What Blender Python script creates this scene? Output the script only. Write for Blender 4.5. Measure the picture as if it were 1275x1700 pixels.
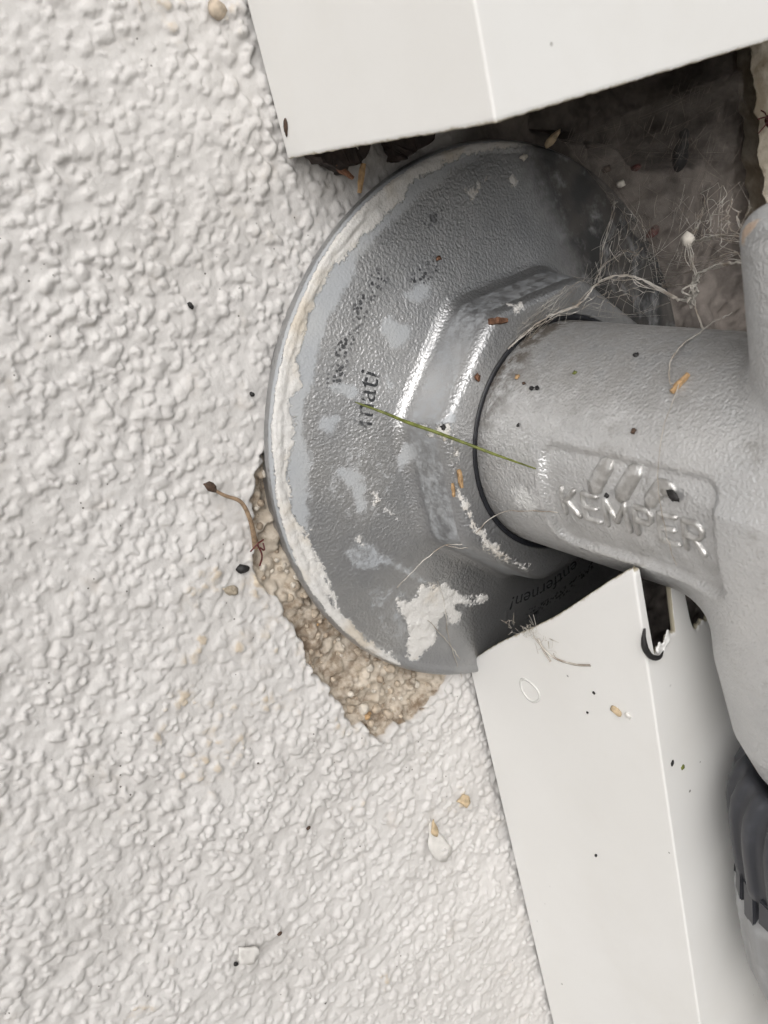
import bpy, bmesh, math, random
import numpy as np
from mathutils import Vector, Matrix, noise

# ---------------------------------------------------------------- camera, light, exposure
# All lengths below are written in millimetres and scaled by MM when a mesh is made.
# The wall stands in the YZ plane, +X comes out of the wall, Z is up, the tap's axis is X.
MM = 0.001
scene = bpy.context.scene
for o in list(bpy.data.objects):
    bpy.data.objects.remove(o)
col = scene.collection

cam_d = bpy.data.cameras.new('camera')
cam = bpy.data.objects.new('camera', cam_d)
col.objects.link(cam)
RC = Matrix(((0.5693, 0.7896, -0.2287), (-0.2069, 0.4064, 0.8900), (0.7957, -0.4595, 0.3948)))
M4 = RC.transposed().to_4x4()
M4.translation = Vector((108.97, -86.74, 49.54)) * MM
cam.matrix_world = M4
cam_d.sensor_fit = 'VERTICAL'
cam_d.sensor_height = 36.0
cam_d.lens = 1600.7 / 1700 * 36.0
cam_d.clip_start = 0.002
cam_d.clip_end = 50
cam_d.dof.use_dof = True
cam_d.dof.focus_distance = 0.136
cam_d.dof.aperture_fstop = 60
scene.camera = cam

SUN_DIR = Vector((0.65, -0.43, 0.63)).normalized()      # towards the bright part of the overcast sky
sun_el = math.asin(SUN_DIR.z)
sun_az = math.atan2(SUN_DIR.x, SUN_DIR.y)
world = bpy.data.worlds.new('World')
scene.world = world
world.use_nodes = True
wn = world.node_tree
bg = wn.nodes['Background']
sky = wn.nodes.new('ShaderNodeTexSky')
sky.sky_type = 'NISHITA'
sky.sun_disc = False
sky.sun_elevation = sun_el
sky.sun_rotation = sun_az
sky.air_density = 1.0
sky.dust_density = 6.0
sky.ozone_density = 0.6
hs = wn.nodes.new('ShaderNodeHueSaturation')            # overcast: the blue is veiled
hs.inputs['Saturation'].default_value = 0.16
wn.links.new(sky.outputs[0], hs.inputs['Color'])
wn.links.new(hs.outputs[0], bg.inputs['Color'])
bg.inputs['Strength'].default_value = 0.15

sun_d = bpy.data.lights.new('sun', 'SUN')
sun_d.energy = 0.95
sun_d.angle = math.radians(60)
sun_d.color = (1.0, 0.975, 0.94)
sun = bpy.data.objects.new('sun', sun_d)
col.objects.link(sun)
sun.rotation_euler = (-SUN_DIR).to_track_quat('-Z', 'Y').to_euler()

vs = scene.view_settings
vs.view_transform = 'Standard'
vs.look = 'None'
vs.gamma = 1.0
vs.use_curve_mapping = False
vs.exposure = -0.43
scene.cycles.max_bounces = 6
scene.cycles.diffuse_bounces = 3
scene.cycles.glossy_bounces = 3
scene.cycles.use_adaptive_sampling = True
scene.cycles.adaptive_threshold = 0.04
scene.cycles.transparent_max_bounces = 16
scene.cycles.caustics_reflective = False
scene.cycles.caustics_refractive = False

rng = np.random.default_rng(7)
random.seed(7)

# ---------------------------------------------------------------- helpers
def tag(o, label=None, cat=None, group=None, kind=None):
    if label: o['label'] = label
    if cat: o['category'] = cat
    if group: o['group'] = group
    if kind: o['kind'] = kind
    return o

def empty(name, loc=(0, 0, 0)):
    o = bpy.data.objects.new(name, None)
    o.empty_display_size = 0.005
    o.location = Vector(loc) * MM
    col.objects.link(o)
    return o

def mesh_np(name, V, F, mat, parent=None, smooth=True, attrs=None, origin=(0, 0, 0)):
    """V (n,3) in mm in world space, F (m,k) quads or triangles."""
    V = np.asarray(V, float)
    org = np.asarray(origin, float)
    me = bpy.data.meshes.new(name)
    n, m = len(V), len(F)
    F = np.asarray(F, np.int32)
    k = F.shape[1]
    me.vertices.add(n)
    me.vertices.foreach_set('co', ((V - org) * MM).astype(np.float32).ravel())
    me.loops.add(m * k)
    me.loops.foreach_set('vertex_index', F.ravel())
    me.polygons.add(m)
    me.polygons.foreach_set('loop_start', np.arange(0, m * k, k, dtype=np.int32))
    me.polygons.foreach_set('use_smooth', np.full(m, smooth))
    me.update(calc_edges=True)
    for an, av in (attrs or {}).items():
        a = me.attributes.new(an, 'FLOAT', 'POINT')
        a.data.foreach_set('value', np.asarray(av, np.float32).ravel())
    me.materials.append(mat)
    o = bpy.data.objects.new(name, me)
    col.objects.link(o)
    if parent is not None:
        o.parent = parent
        w = np.array(parent_origin(parent))
        o.location = Vector(org * MM - w)
    else:
        o.location = Vector(org * MM)
    return o

def parent_origin(p):
    v = Vector((0, 0, 0))
    while p is not None:
        v += p.location
        p = p.parent
    return v

def bm_obj(name, bm, mat, parent=None, smooth=True, origin=(0, 0, 0)):
    me = bpy.data.meshes.new(name)
    org = Vector(origin)
    for v in bm.verts:
        v.co = (v.co - org) * MM
    for f in bm.faces:
        f.smooth = smooth
    bm.normal_update()
    bm.to_mesh(me)
    bm.free()
    me.materials.append(mat)
    o = bpy.data.objects.new(name, me)
    col.objects.link(o)
    o.location = org * MM
    if parent is not None:
        o.parent = parent
        o.location = org * MM - parent_origin(parent)
    return o

def grid_faces(nu, nv, wrap_u=False):
    """verts indexed u*nv+v"""
    uu = np.arange(nu if wrap_u else nu - 1)
    vv = np.arange(nv - 1)
    U, Vv = np.meshgrid(uu, vv, indexing='ij')
    U2 = (U + 1) % nu
    return np.stack([U * nv + Vv, U2 * nv + Vv, U2 * nv + Vv + 1, U * nv + Vv + 1], -1).reshape(-1, 4)

def blur(A, s):
    r = max(1, int(3 * s))
    k = np.exp(-0.5 * (np.arange(-r, r + 1) / s) ** 2)
    k /= k.sum()
    for ax in range(A.ndim):
        P = np.pad(A, [(r, r) if a == ax else (0, 0) for a in range(A.ndim)], mode='edge')
        out = np.zeros_like(A)
        for i, w in enumerate(k):
            sl = [slice(None)] * A.ndim
            sl[ax] = slice(i, i + A.shape[ax])
            out += w * P[tuple(sl)]
        A = out
    return A

def noise2(shape, cell, seed):
    """smooth value noise, cell in samples"""
    r = np.random.default_rng(seed)
    nx, ny = int(shape[0] / cell) + 4, int(shape[1] / cell) + 4
    G = r.uniform(-1, 1, (nx, ny))
    x = np.arange(shape[0]) / cell
    y = np.arange(shape[1]) / cell
    xi, yi = x.astype(int), y.astype(int)
    fx, fy = x - xi, y - yi
    fx = fx * fx * (3 - 2 * fx)
    fy = fy * fy * (3 - 2 * fy)
    a = G[np.ix_(xi, yi)]; b = G[np.ix_(xi + 1, yi)]; c = G[np.ix_(xi, yi + 1)]; d = G[np.ix_(xi + 1, yi + 1)]
    fx = fx[:, None]; fy = fy[None, :]
    return (a * (1 - fx) + b * fx) * (1 - fy) + (c * (1 - fx) + d * fx) * fy

def poly_sd(X, Y, poly):
    """signed distance to a polygon, negative inside"""
    p = np.asarray(poly, float)
    d = np.full(X.shape, 1e9)
    ins = np.zeros(X.shape, bool)
    for i in range(len(p)):
        a, b = p[i], p[(i + 1) % len(p)]
        ex, ey = b - a
        wx, wy = X - a[0], Y - a[1]
        t = np.clip((wx * ex + wy * ey) / (ex * ex + ey * ey + 1e-12), 0, 1)
        d = np.minimum(d, np.hypot(wx - t * ex, wy - t * ey))
        c = (a[1] > Y) != (b[1] > Y)
        with np.errstate(divide='ignore', invalid='ignore'):
            xc = (b[0] - a[0]) * (Y - a[1]) / (b[1] - a[1] + 1e-12) + a[0]
        ins ^= c & (X < xc)
    return np.where(ins, -d, d)

def sstep(a, b, x):
    t = np.clip((x - a) / (b - a), 0, 1)
    return t * t * (3 - 2 * t)

class Tubes:
    """collects thin polyline tubes into one mesh"""
    def __init__(s): s.V = []; s.F = []
    def add(s, pts, rad, n=4):
        P = np.asarray(pts, float)
        m = len(P)
        R = np.full(m, rad) if np.isscalar(rad) else np.asarray(rad, float)
        T = np.gradient(P, axis=0)
        T /= np.linalg.norm(T, axis=1)[:, None] + 1e-9
        ref = np.array([0.31, 0.22, 0.93])
        A = np.cross(T, ref); A /= np.linalg.norm(A, axis=1)[:, None] + 1e-9
        B = np.cross(T, A)
        base = len(s.V)
        ang = np.arange(n) * 2 * math.pi / n
        for i in range(m):
            for a in ang:
                s.V.append(P[i] + R[i] * (A[i] * math.cos(a) + B[i] * math.sin(a)))
        for i in range(m - 1):
            for j in range(n):
                j2 = (j + 1) % n
                s.F.append((base + i * n + j, base + i * n + j2, base + (i + 1) * n + j2, base + (i + 1) * n + j))
    def build(s, name, mat, parent=None, origin=(0, 0, 0)):
        return mesh_np(name, np.array(s.V), np.array(s.F), mat, parent, origin=origin)

def smooth_path(pts, n=24):
    """Catmull-Rom through the points"""
    P = np.asarray(pts, float)
    P = np.vstack([2 * P[0] - P[1], P, 2 * P[-1] - P[-2]])
    out = []
    for i in range(1, len(P) - 2):
        for t in np.linspace(0, 1, n, endpoint=False):
            a, b, c, d = P[i - 1], P[i], P[i + 1], P[i + 2]
            out.append(0.5 * (2 * b + (c - a) * t + (2 * a - 5 * b + 4 * c - d) * t * t + (3 * b - a - 3 * c + d) * t ** 3))
    out.append(P[-2])
    return np.array(out)

def frame(n, up):
    n = Vector(n).normalized(); up = Vector(up)
    u = (up - up.dot(n) * n).normalized()
    return Matrix((u, n.cross(u), n)).transposed()      # local x=up dir, z=normal

def pebble(name, c, size, rot, mat, parent=None, seed=0, rough=0.25, sub=2):
    bm = bmesh.new()
    bmesh.ops.create_icosphere(bm, subdivisions=sub, radius=1)
    off = Vector((seed * 3.1, seed * 1.7, seed * .9))
    for v in bm.verts:
        k = 1 + rough * noise.noise(v.co * 1.6 + off) + rough * .5 * noise.noise(v.co * 4 + off)
        p = v.co * k
        v.co = Vector(c) + rot @ Vector((p.x * size[0], p.y * size[1], p.z * size[2]))
    return bm_obj(name, bm, mat, parent, origin=c)

def splinter(name, a, b, w, t, nrm, mat, parent=None, seed=0):
    """a thin chip of wood from a to b, lying on a surface with normal nrm"""
    r = random.Random(seed)
    a, b = Vector(a), Vector(b)
    d = b - a
    n = Vector(nrm).normalized()
    n = (n - n.dot(d.normalized()) * d.normalized()).normalized()
    s = d.normalized().cross(n)
    bm = bmesh.new()
    rings = []
    K = 6
    for i in range(K + 1):
        f = i / K
        p = a + d * f
        ww = w * (0.55 + 0.45 * math.sin(math.pi * min(1, .15 + f * .8))) * r.uniform(.85, 1.12)
        tt = t * r.uniform(.75, 1.1)
        j = s * r.uniform(-.06, .06) * w
        ring = [bm.verts.new(p + j + s * ww * .5 * cx + n * (tt * cz)) for cx, cz in ((-1, .15), (-.75, 0), (.75, 0), (1, .15), (.8, 1), (.1, 1.15), (-.8, .95))]
        rings.append(ring)
    for i in range(K):
        m = len(rings[0])
        for j in range(m):
            bm.faces.new((rings[i][j], rings[i][(j + 1) % m], rings[i + 1][(j + 1) % m], rings[i + 1][j]))
    bm.faces.new(rings[0][::-1]); bm.faces.new(rings[-1])
    bmesh.ops.recalc_face_normals(bm, faces=bm.faces)
    return bm_obj(name, bm, mat, parent, smooth=False, origin=a)

# ---------------------------------------------------------------- materials
class NT:
    def __init__(s, name):
        s.m = bpy.data.materials.new(name)
        s.m.use_nodes = True
        s.t = s.m.node_tree
        s.p = s.t.nodes['Principled BSDF']
        s.co = s.t.nodes.new('ShaderNodeTexCoord').outputs['Object']
    def n(s, typ, **kw):
        nd = s.t.nodes.new(typ)
        for k, v in kw.items(): setattr(nd, k, v)
        return nd
    def link(s, a, b): s.t.links.new(a, b)
    def set(s, inp, v):
        if isinstance(v, bpy.types.NodeSocket): s.link(v, inp)
        else: inp.default_value = v
    def noise(s, scale, detail=2.0, rough=.5, vec=None, dist=0.0):
        nd = s.n('ShaderNodeTexNoise')
        s.link(vec or s.co, nd.inputs['Vector'])
        nd.inputs['Scale'].default_value = scale
        nd.inputs['Detail'].default_value = detail
        nd.inputs['Roughness'].default_value = rough
        nd.inputs['Distortion'].default_value = dist
        return nd.outputs['Fac']
    def voro(s, scale, feature='F1', rand=1.0, vec=None):
        nd = s.n('ShaderNodeTexVoronoi', feature=feature)
        s.link(vec or s.co, nd.inputs['Vector'])
        nd.inputs['Scale'].default_value = scale
        nd.inputs['Randomness'].default_value = rand
        return nd
    def map(s, scale, rot=(0, 0, 0)):
        nd = s.n('ShaderNodeMapping')
        s.link(s.co, nd.inputs['Vector'])
        nd.inputs['Scale'].default_value = scale
        nd.inputs['Rotation'].default_value = rot
        return nd.outputs[0]
    def ramp(s, v, a, b, lo=0.0, hi=1.0):
        nd = s.n('ShaderNodeMapRange', interpolation_type='SMOOTHSTEP')
        s.set(nd.inputs['Value'], v)
        nd.inputs['From Min'].default_value = a
        nd.inputs['From Max'].default_value = b
        nd.inputs['To Min'].default_value = lo
        nd.inputs['To Max'].default_value = hi
        return nd.outputs['Result']
    def math(s, op, a, b=None, c=None):
        nd = s.n('ShaderNodeMath', operation=op)
        s.set(nd.inputs[0], a)
        if b is not None: s.set(nd.inputs[1], b)
        if c is not None: s.set(nd.inputs[2], c)
        return nd.outputs[0]
    def mix(s, f, a, b):
        nd = s.n('ShaderNodeMix', data_type='RGBA')
        s.set(nd.inputs[0], f)
        s.set(nd.inputs[6], a if isinstance(a, bpy.types.NodeSocket) else (*a, 1))
        s.set(nd.inputs[7], b if isinstance(b, bpy.types.NodeSocket) else (*b, 1))
        return nd.outputs[2]
    def attr(s, name):
        nd = s.n('ShaderNodeAttribute', attribute_name=name)
        return nd.outputs['Fac']
    def bump(s, h, strength, dist_mm, prev=None):
        nd = s.n('ShaderNodeBump')
        s.set(nd.inputs['Height'], h)
        nd.inputs['Strength'].default_value = strength
        nd.inputs['Distance'].default_value = dist_mm * MM
        if prev is not None: s.link(prev, nd.inputs['Normal'])
        return nd.outputs[0]
    def fin(s, color=None, rough=None, metal=None, normal=None, spec=None):
        P = s.p
        if color is not None: s.set(P.inputs['Base Color'], color if isinstance(color, bpy.types.NodeSocket) else (*color, 1))
        if rough is not None: s.set(P.inputs['Roughness'], rough)
        if metal is not None: s.set(P.inputs['Metallic'], metal)
        if spec is not None: s.set(P.inputs['Specular IOR Level'], spec)
        if normal is not None: s.link(normal, P.inputs['Normal'])
        return s.m

def simple(name, colr, rough=.6, var=.25, scale=900, bump_mm=.05, metal=0.0):
    k = NT(name)
    f = k.noise(scale, 3)
    lo = tuple(c * (1 - var) for c in colr); hi = tuple(min(1, c * (1 + var)) for c in colr)
    return k.fin(k.mix(k.ramp(f, .3, .7), lo, hi), rough, metal, k.bump(f, .6, bump_mm))

def mat_wall():
    k = NT('white_painted_roughcast')
    ex, st, raw = k.attr('exposed'), k.attr('stain'), k.attr('raw')
    big = k.noise(60, 3)
    base = k.mix(k.ramp(big, .3, .7), (.63, .612, .594), (.685, .668, .652))
    # fine dirt: tiny dark specks caught in the paint
    vo = k.voro(520)
    spk = k.math('MULTIPLY', k.ramp(vo.outputs['Distance'], .09, .04), k.ramp(k.noise(110, 2), .50, .62))
    vo2 = k.voro(170)
    spk2 = k.math('MULTIPLY', k.ramp(vo2.outputs['Distance'], .05, .03), k.ramp(k.noise(70, 2), .55, .6))
    grime = k.ramp(k.noise(220, 4, .6), .58, .78)
    c = k.mix(k.math('MULTIPLY', grime, .3), base, (.50, .44, .37))
    stm = k.ramp(k.math('ADD', st, k.math('MULTIPLY', k.math('SUBTRACT', k.noise(420, 4, .65), .5), .8)), .10, .55)
    c = k.mix(k.math('MULTIPLY', stm, .8), c, k.mix(k.noise(300, 2), (.58, .47, .33), (.66, .57, .45)))
    c = k.mix(k.math('MULTIPLY', k.math('MAXIMUM', spk, spk2), .85), c, (.06, .045, .035))
    # broken away: bare sand render
    vs_ = k.voro(620)
    sand = k.mix(vs_.outputs['Color'], (.46, .39, .305), (.66, .595, .51))
    sand = k.mix(k.ramp(k.noise(170, 5, .7), .40, .58), (.22, .165, .115), sand)
    sand = k.mix(k.ramp(k.noise(700, 3), .35, .8, 0, .6), sand, (.66, .60, .52))
    exm = k.ramp(ex, .35, .65)
    c = k.mix(exm, c, sand)
    dirt = k.mix(k.ramp(k.noise(120, 5, .65), .3, .7), (.095, .083, .075), (.29, .255, .23))
    c = k.mix(raw, c, dirt)
    nrm = k.bump(k.noise(1000, 5, .7), .8, .16)
    nrm = k.bump(k.noise(2400, 4, .7), .7, .07, nrm)
    rg = k.math('ADD', k.math('MULTIPLY', k.math('MAXIMUM', exm, raw), .25), .66)
    return k.fin(c, rg, 0, nrm, .25)

def metal_layers(k, base_lo, base_hi, grain_scale, grain_mm, rough_lo, rough_hi):
    g = k.noise(grain_scale, 1.5, .55)
    g2 = k.voro(grain_scale * .8).outputs['Distance']
    grain = k.math('ADD', k.math('MULTIPLY', g, .7), k.math('MULTIPLY', g2, .3))
    wear = k.noise(70, 4, .6)
    c = k.mix(k.ramp(wear, .3, .7), base_lo, base_hi)
    return g, grain, wear, c

def mat_rosette():
    k = NT('cast_grey_rosette')
    g, grain, wear, c = metal_layers(k, (.36, .365, .375), (.50, .50, .50), 2700, .1, .3, .5)
    paint, haze, prn, dust_shade = k.attr('paint'), k.attr('haze'), k.attr('print'), k.attr('dust_shade')
    fine = k.math('SUBTRACT', k.noise(650, 5, .65), .5)
    fine2 = k.math('SUBTRACT', k.noise(2200, 3, .6), .5)
    # dark print left in the pits of the casting
    pit = k.ramp(k.math('ADD', k.voro(1750).outputs['Distance'], k.math('MULTIPLY', fine2, .6)), .52, .36)
    pm = k.math('MULTIPLY', k.math('MULTIPLY', pit, prn), k.ramp(k.noise(500, 2), .38, .54))
    c = k.mix(k.math('MULTIPLY', pm, .82), c, (.035, .037, .042))
    # pale powdery bloom (thin paint film, lime)
    hz = k.ramp(k.math('ADD', k.math('ADD', haze, k.math('MULTIPLY', fine, .9)), k.math('MULTIPLY', fine2, .5)), .38, .72)
    bloom = k.mix(k.noise(140, 2), (.40, .43, .47), (.52, .53, .53))
    hzf = k.math('MULTIPLY', hz, .78)
    c = k.mix(hzf, c, bloom)
    # thick cream paint
    pt = k.ramp(k.math('ADD', k.math('ADD', paint, k.math('MULTIPLY', fine, 1.15)), k.math('MULTIPLY', fine2, .75)), .40, .60)
    pc = k.mix(k.ramp(k.noise(110, 4, .6), .45, .68), (.70, .685, .66), (.62, .56, .475))
    pc = k.mix(k.ramp(k.noise(330, 4), .5, .75, 0, .6), pc, (.72, .71, .70))
    c = k.mix(pt, c, pc)
    ds = k.math('MULTIPLY', k.ramp(k.math('ADD', dust_shade, k.math('MULTIPLY', fine, .5)), .12, 1.0), k.ramp(k.noise(240, 4, .65), .2, .5))
    c = k.mix(k.math('MULTIPLY', ds, .93), c, k.mix(k.ramp(k.noise(170, 3), .4, .65), (.018, .018, .018), (.07, .062, .055)))  # near-black mix: dust together with painted-in shade
    cover = k.math('MAXIMUM', k.math('MAXIMUM', pt, hzf), ds)
    metal = k.math('MULTIPLY', k.math('SUBTRACT', 1.0, cover), .82)
    rough = k.math('ADD', k.math('MULTIPLY', cover, .25), k.ramp(wear, .3, .7, .47, .35))
    soft = k.math('MULTIPLY', k.math('SUBTRACT', 1.0, k.math('MULTIPLY', cover, .65)), k.math('SUBTRACT', 1.0, k.math('MULTIPLY', k.attr('terrace'), .8)))
    nrm = k.bump(k.math('MULTIPLY', grain, soft), .85, .18)
    nrm = k.bump(k.math('ADD', pt, k.math('MULTIPLY', k.math('MULTIPLY', fine, pt), 1.6)), .9, .26, nrm)
    return k.fin(c, rough, metal, nrm)

def mat_body():
    k = NT('matt_silver_casting')
    g, grain, wear, c = metal_layers(k, (.58, .585, .59), (.69, .69, .69), 2600, .1, .3, .5)
    c = k.mix(k.ramp(k.noise(260, 5, .7), .55, .75, 0, .45), c, (.25, .235, .215))
    streak = k.noise(300, 4, .6, vec=k.map((.25, 1.5, 1.5)))
    c = k.mix(k.ramp(streak, .55, .8, 0, .4), c, (.55, .55, .54))
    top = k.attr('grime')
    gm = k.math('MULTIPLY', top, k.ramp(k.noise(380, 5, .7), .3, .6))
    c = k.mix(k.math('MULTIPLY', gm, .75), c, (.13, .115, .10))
    pa = k.attr('paint')
    fine = k.math('SUBTRACT', k.noise(900, 5, .65), .5)
    pt = k.ramp(k.math('ADD', pa, k.math('MULTIPLY', fine, .8)), .42, .6)
    c = k.mix(k.math('MULTIPLY', pt, .8), c, (.68, .68, .67))
    ru = k.attr('rust')
    rt = k.ramp(k.math('ADD', ru, k.math('MULTIPLY', fine, 1.0)), .40, .65)
    c = k.mix(k.math('MULTIPLY', rt, .8), c, k.mix(k.noise(400, 2), (.30, .17, .09), (.46, .36, .26)))
    cov = k.math('MAXIMUM', k.math('MAXIMUM', k.math('MULTIPLY', gm, .8), pt), rt)
    metal = k.math('MULTIPLY', k.math('SUBTRACT', 1.0, cov), .65)
    rough = k.math('ADD', k.math('MULTIPLY', cov, .3), k.ramp(wear, .3, .7, .40, .31))
    nrm = k.bump(grain, 1.0, .22)
    nrm = k.bump(k.noise(420, 4, .6), .5, .10, nrm)
    return k.fin(c, rough, metal, nrm)

def mat_cover():
    k = NT('white_plastic')
    c = k.mix(k.ramp(k.noise(25, 3), .3, .7), (.86, .855, .835), (.885, .882, .868))
    vo = k.voro(230)
    spk = k.math('MULTIPLY', k.ramp(vo.outputs['Distance'], .06, .03), k.ramp(k.noise(90, 2), .47, .56))
    vo2 = k.voro(420, vec=k.map((1, 1, .35)))
    spk2 = k.math('MULTIPLY', k.ramp(vo2.outputs['Distance'], .06, .03), k.ramp(k.noise(60, 2), .58, .66))
    c = k.mix(k.math('MULTIPLY', k.ramp(k.noise(40, 5, .6), .4, .9), .16), c, (.55, .50, .41))
    c = k.mix(k.math('MULTIPLY', k.math('MAXIMUM', spk, spk2), .8), c, (.10, .085, .07))
    e = k.attr('edge')
    em = k.ramp(k.math('ADD', e, k.math('MULTIPLY', k.math('SUBTRACT', k.noise(500, 5, .7), .5), 1.2)), .5, .95)
    c = k.mix(k.math('MULTIPLY', em, .75), c, (.36, .30, .17))
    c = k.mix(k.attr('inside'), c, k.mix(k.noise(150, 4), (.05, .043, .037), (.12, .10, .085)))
    nrm = k.bump(k.noise(30, 2), .15, .6)
    nrm = k.bump(k.noise(1500, 3), .12, .04, nrm)
    return k.fin(c, k.ramp(k.noise(40, 2), .3, .7, .44, .52), 0, nrm, .25)

MW = mat_wall()
MR = mat_rosette()
MB_ = mat_body()
MC = mat_cover()
k = NT('worn_shiny_relief')
M_letter = k.fin(k.mix(k.ramp(k.noise(700, 4), .4, .65), (.45, .44, .425), (.62, .615, .605)), .40, .68, k.bump(k.noise(1500, 3), .9, .2))
M_text = None
def mat_print(name, lo, lo2):
    k = NT(name)
    c = (.03, .032, .036)
    k.fin(c, .6, 0)
    out = k.t.nodes['Material Output']
    tr = k.n('ShaderNodeBsdfTransparent')
    mx = k.n('ShaderNodeMixShader')
    f = k.math('MULTIPLY', k.ramp(k.noise(1900, 3, .6), lo, lo + .2), k.ramp(k.noise(420, 2), lo2, lo2 + .16))
    k.link(k.math('MULTIPLY', f, .92), mx.inputs[0])
    k.link(tr.outputs[0], mx.inputs[1])
    k.link(k.p.outputs[0], mx.inputs[2])
    k.link(mx.outputs[0], out.inputs[0])
    return k.m
M_text = {'mati': mat_print('worn_dark_print', .28, .28), 'entfernen!': mat_print('dark_print', .22, .18)}
M_sand = [simple('sand_grain_%s' % n, c, .75, .25, 700, .08) for n, c in (('beige', (.50, .42, .33)), ('pale', (.60, .55, .48)), ('ochre', (.48, .31, .16)), ('brown', (.36, .29, .22)))]
M_cream = None
def mat_cream():
    k = NT('cream_render')
    c = k.mix(k.ramp(k.noise(140, 5, .65), .35, .65), (.40, .33, .24), (.66, .60, .50))
    c = k.mix(k.ramp(k.noise(600, 4, .7), .58, .75, 0, .6), c, (.22, .17, .12))
    return k.fin(c, .85, 0, k.bump(k.noise(500, 5, .65), .8, .4))
M_cream = mat_cream()
M_chip = simple('orange_wood', (.45, .29, .15), .7, .25, 1500, .05)
M_brown = simple('brown_wood', (.16, .075, .04), .7, .4, 900, .1)
M_darkscrap = simple('dark_scrap', (.035, .024, .02), .75, .5, 600, .2)
M_black = simple('black_pellet', (.014, .013, .013), .6, .3, 2500, .08)
M_spk = simple('brown_speck', (.075, .045, .03), .7, .4, 2500, .06)
M_stalk = simple('dry_stalk', (.30, .21, .135), .75, .3, 1500, .08)
M_wing = simple('dry_wing', (.42, .36, .28), .4, .25, 2500, .03)
M_red = simple('dark_red_shell', (.11, .022, .020), .4, .4, 2500, .04)
M_cocoon = simple('white_cocoon', (.62, .58, .52), .8, .15, 1500, .1)
M_grass = simple('green_grass', (.145, .165, .035), .5, .3, 900, .04)
M_flake = simple('white_paint_flake', (.74, .72, .69), .5, .06, 700, .06)
M_fbeige = simple('beige_flake', (.55, .43, .28), .7, .3, 700, .06)
M_blackplastic = None
def mat_rubber(name, c, r):
    k = NT(name)
    f = k.noise(220, 4, .6)
    cc = k.mix(k.ramp(f, .45, .75, 0, .5), c, tuple(min(1, x * 1.7 + .03) for x in c))
    return k.fin(cc, k.ramp(f, .3, .7, r - .06, r + .1), 0, k.bump(k.noise(900, 3), .3, .05))
M_blackplastic = mat_rubber('charcoal_plastic', (.04, .042, .05), .42)
M_greyplastic = mat_rubber('grey_plastic', (.29, .295, .30), .42)
def mat_web():
    k = NT('dusty_silk')
    f = k.noise(300, 3)
    k.fin(k.mix(k.ramp(f, .35, .65), (.33, .28, .23), (.66, .63, .58)), .8, 0)
    return k.m
M_web = mat_web()

M_gap_ring = simple('black_gap_ring', (.012, .013, .017), .45, .3, 900, .05)

# ---------------------------------------------------------------- ground (below the picture; only its bounce is seen)
k = NT('grey_paving')
M_ground = k.fin(k.mix(k.ramp(k.noise(30, 4), .3, .7), (.20, .19, .175), (.30, .285, .26)), .85, 0, k.bump(k.noise(120, 4), .5, 2))
gv = [(-3000, -20000, -420), (20000, -20000, -420), (20000, 20000, -420), (-3000, 20000, -420)]
ground = mesh_np('ground', gv, [(0, 1, 2, 3)], M_ground)
tag(ground, 'grey paved ground below the wall', None, None, 'structure')

# ---------------------------------------------------------------- wall: painted roughcast as real relief
DY = 0.21
Y0, Y1, Z0, Z1 = -126.0, 78.0, -142.0, 84.0
ry = np.arange(Y0, Y1, DY); rz = np.arange(Z0, Z1, DY)
sh = (len(ry), len(rz))
def add_domes(H, n, rmin, rmax, hmin, hmax, seed, ymax=Y1, zr=(Z0, Z1), yr0=Y0, asp=1.7, power=.62):
    r_ = np.random.default_rng(seed)
    cy = r_.uniform(yr0, ymax, n); cz = r_.uniform(zr[0], zr[1], n)
    rr = rmin + (rmax - rmin) * r_.random(n) ** 1.6
    hh = hmin + (hmax - hmin) * r_.random(n)
    an = r_.normal(1.9, .8, n); ar = r_.uniform(1, asp, n); bs = r_.uniform(-.15, .25, n)
    for i in range(n):
        R = rr[i] * ar[i]
        i0, i1 = max(0, int((cy[i] - R - Y0) / DY)), min(sh[0], int((cy[i] + R - Y0) / DY) + 2)
        j0, j1 = max(0, int((cz[i] - R - Z0) / DY)), min(sh[1], int((cz[i] + R - Z0) / DY) + 2)
        if i1 <= i0 or j1 <= j0: continue
        yy = ry[i0:i1, None] - cy[i]; zz = rz[None, j0:j1] - cz[i]
        c, s_ = math.cos(an[i]), math.sin(an[i])
        u = (yy * c + zz * s_) / (rr[i] * ar[i]); v = (-yy * s_ + zz * c) / rr[i]
        # lumps are warped a little so that none is a clean ellipse
        q = u * u + v * v + .25 * u * v * math.sin(i * 1.3) + .18 * u ** 3 * math.cos(i * 2.1)
        dome = bs[i] + hh[i] * np.clip(1 - q, 0, 1) ** power
        Hs = H[i0:i1, j0:j1]
        np.maximum(Hs, np.where(q < 1, dome, -9), out=Hs)

H = np.zeros(sh) - .25
add_domes(H, 13500, .33, .77, .14, .50, 11, ymax=6, asp=1.45, power=.55)
add_domes(H, 7000, .18, .34, .05, .28, 12, ymax=6, power=.6)
H = H + .12 * noise2(sh, 5, 70) + .10 * noise2(sh, 2.5, 69)
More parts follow.
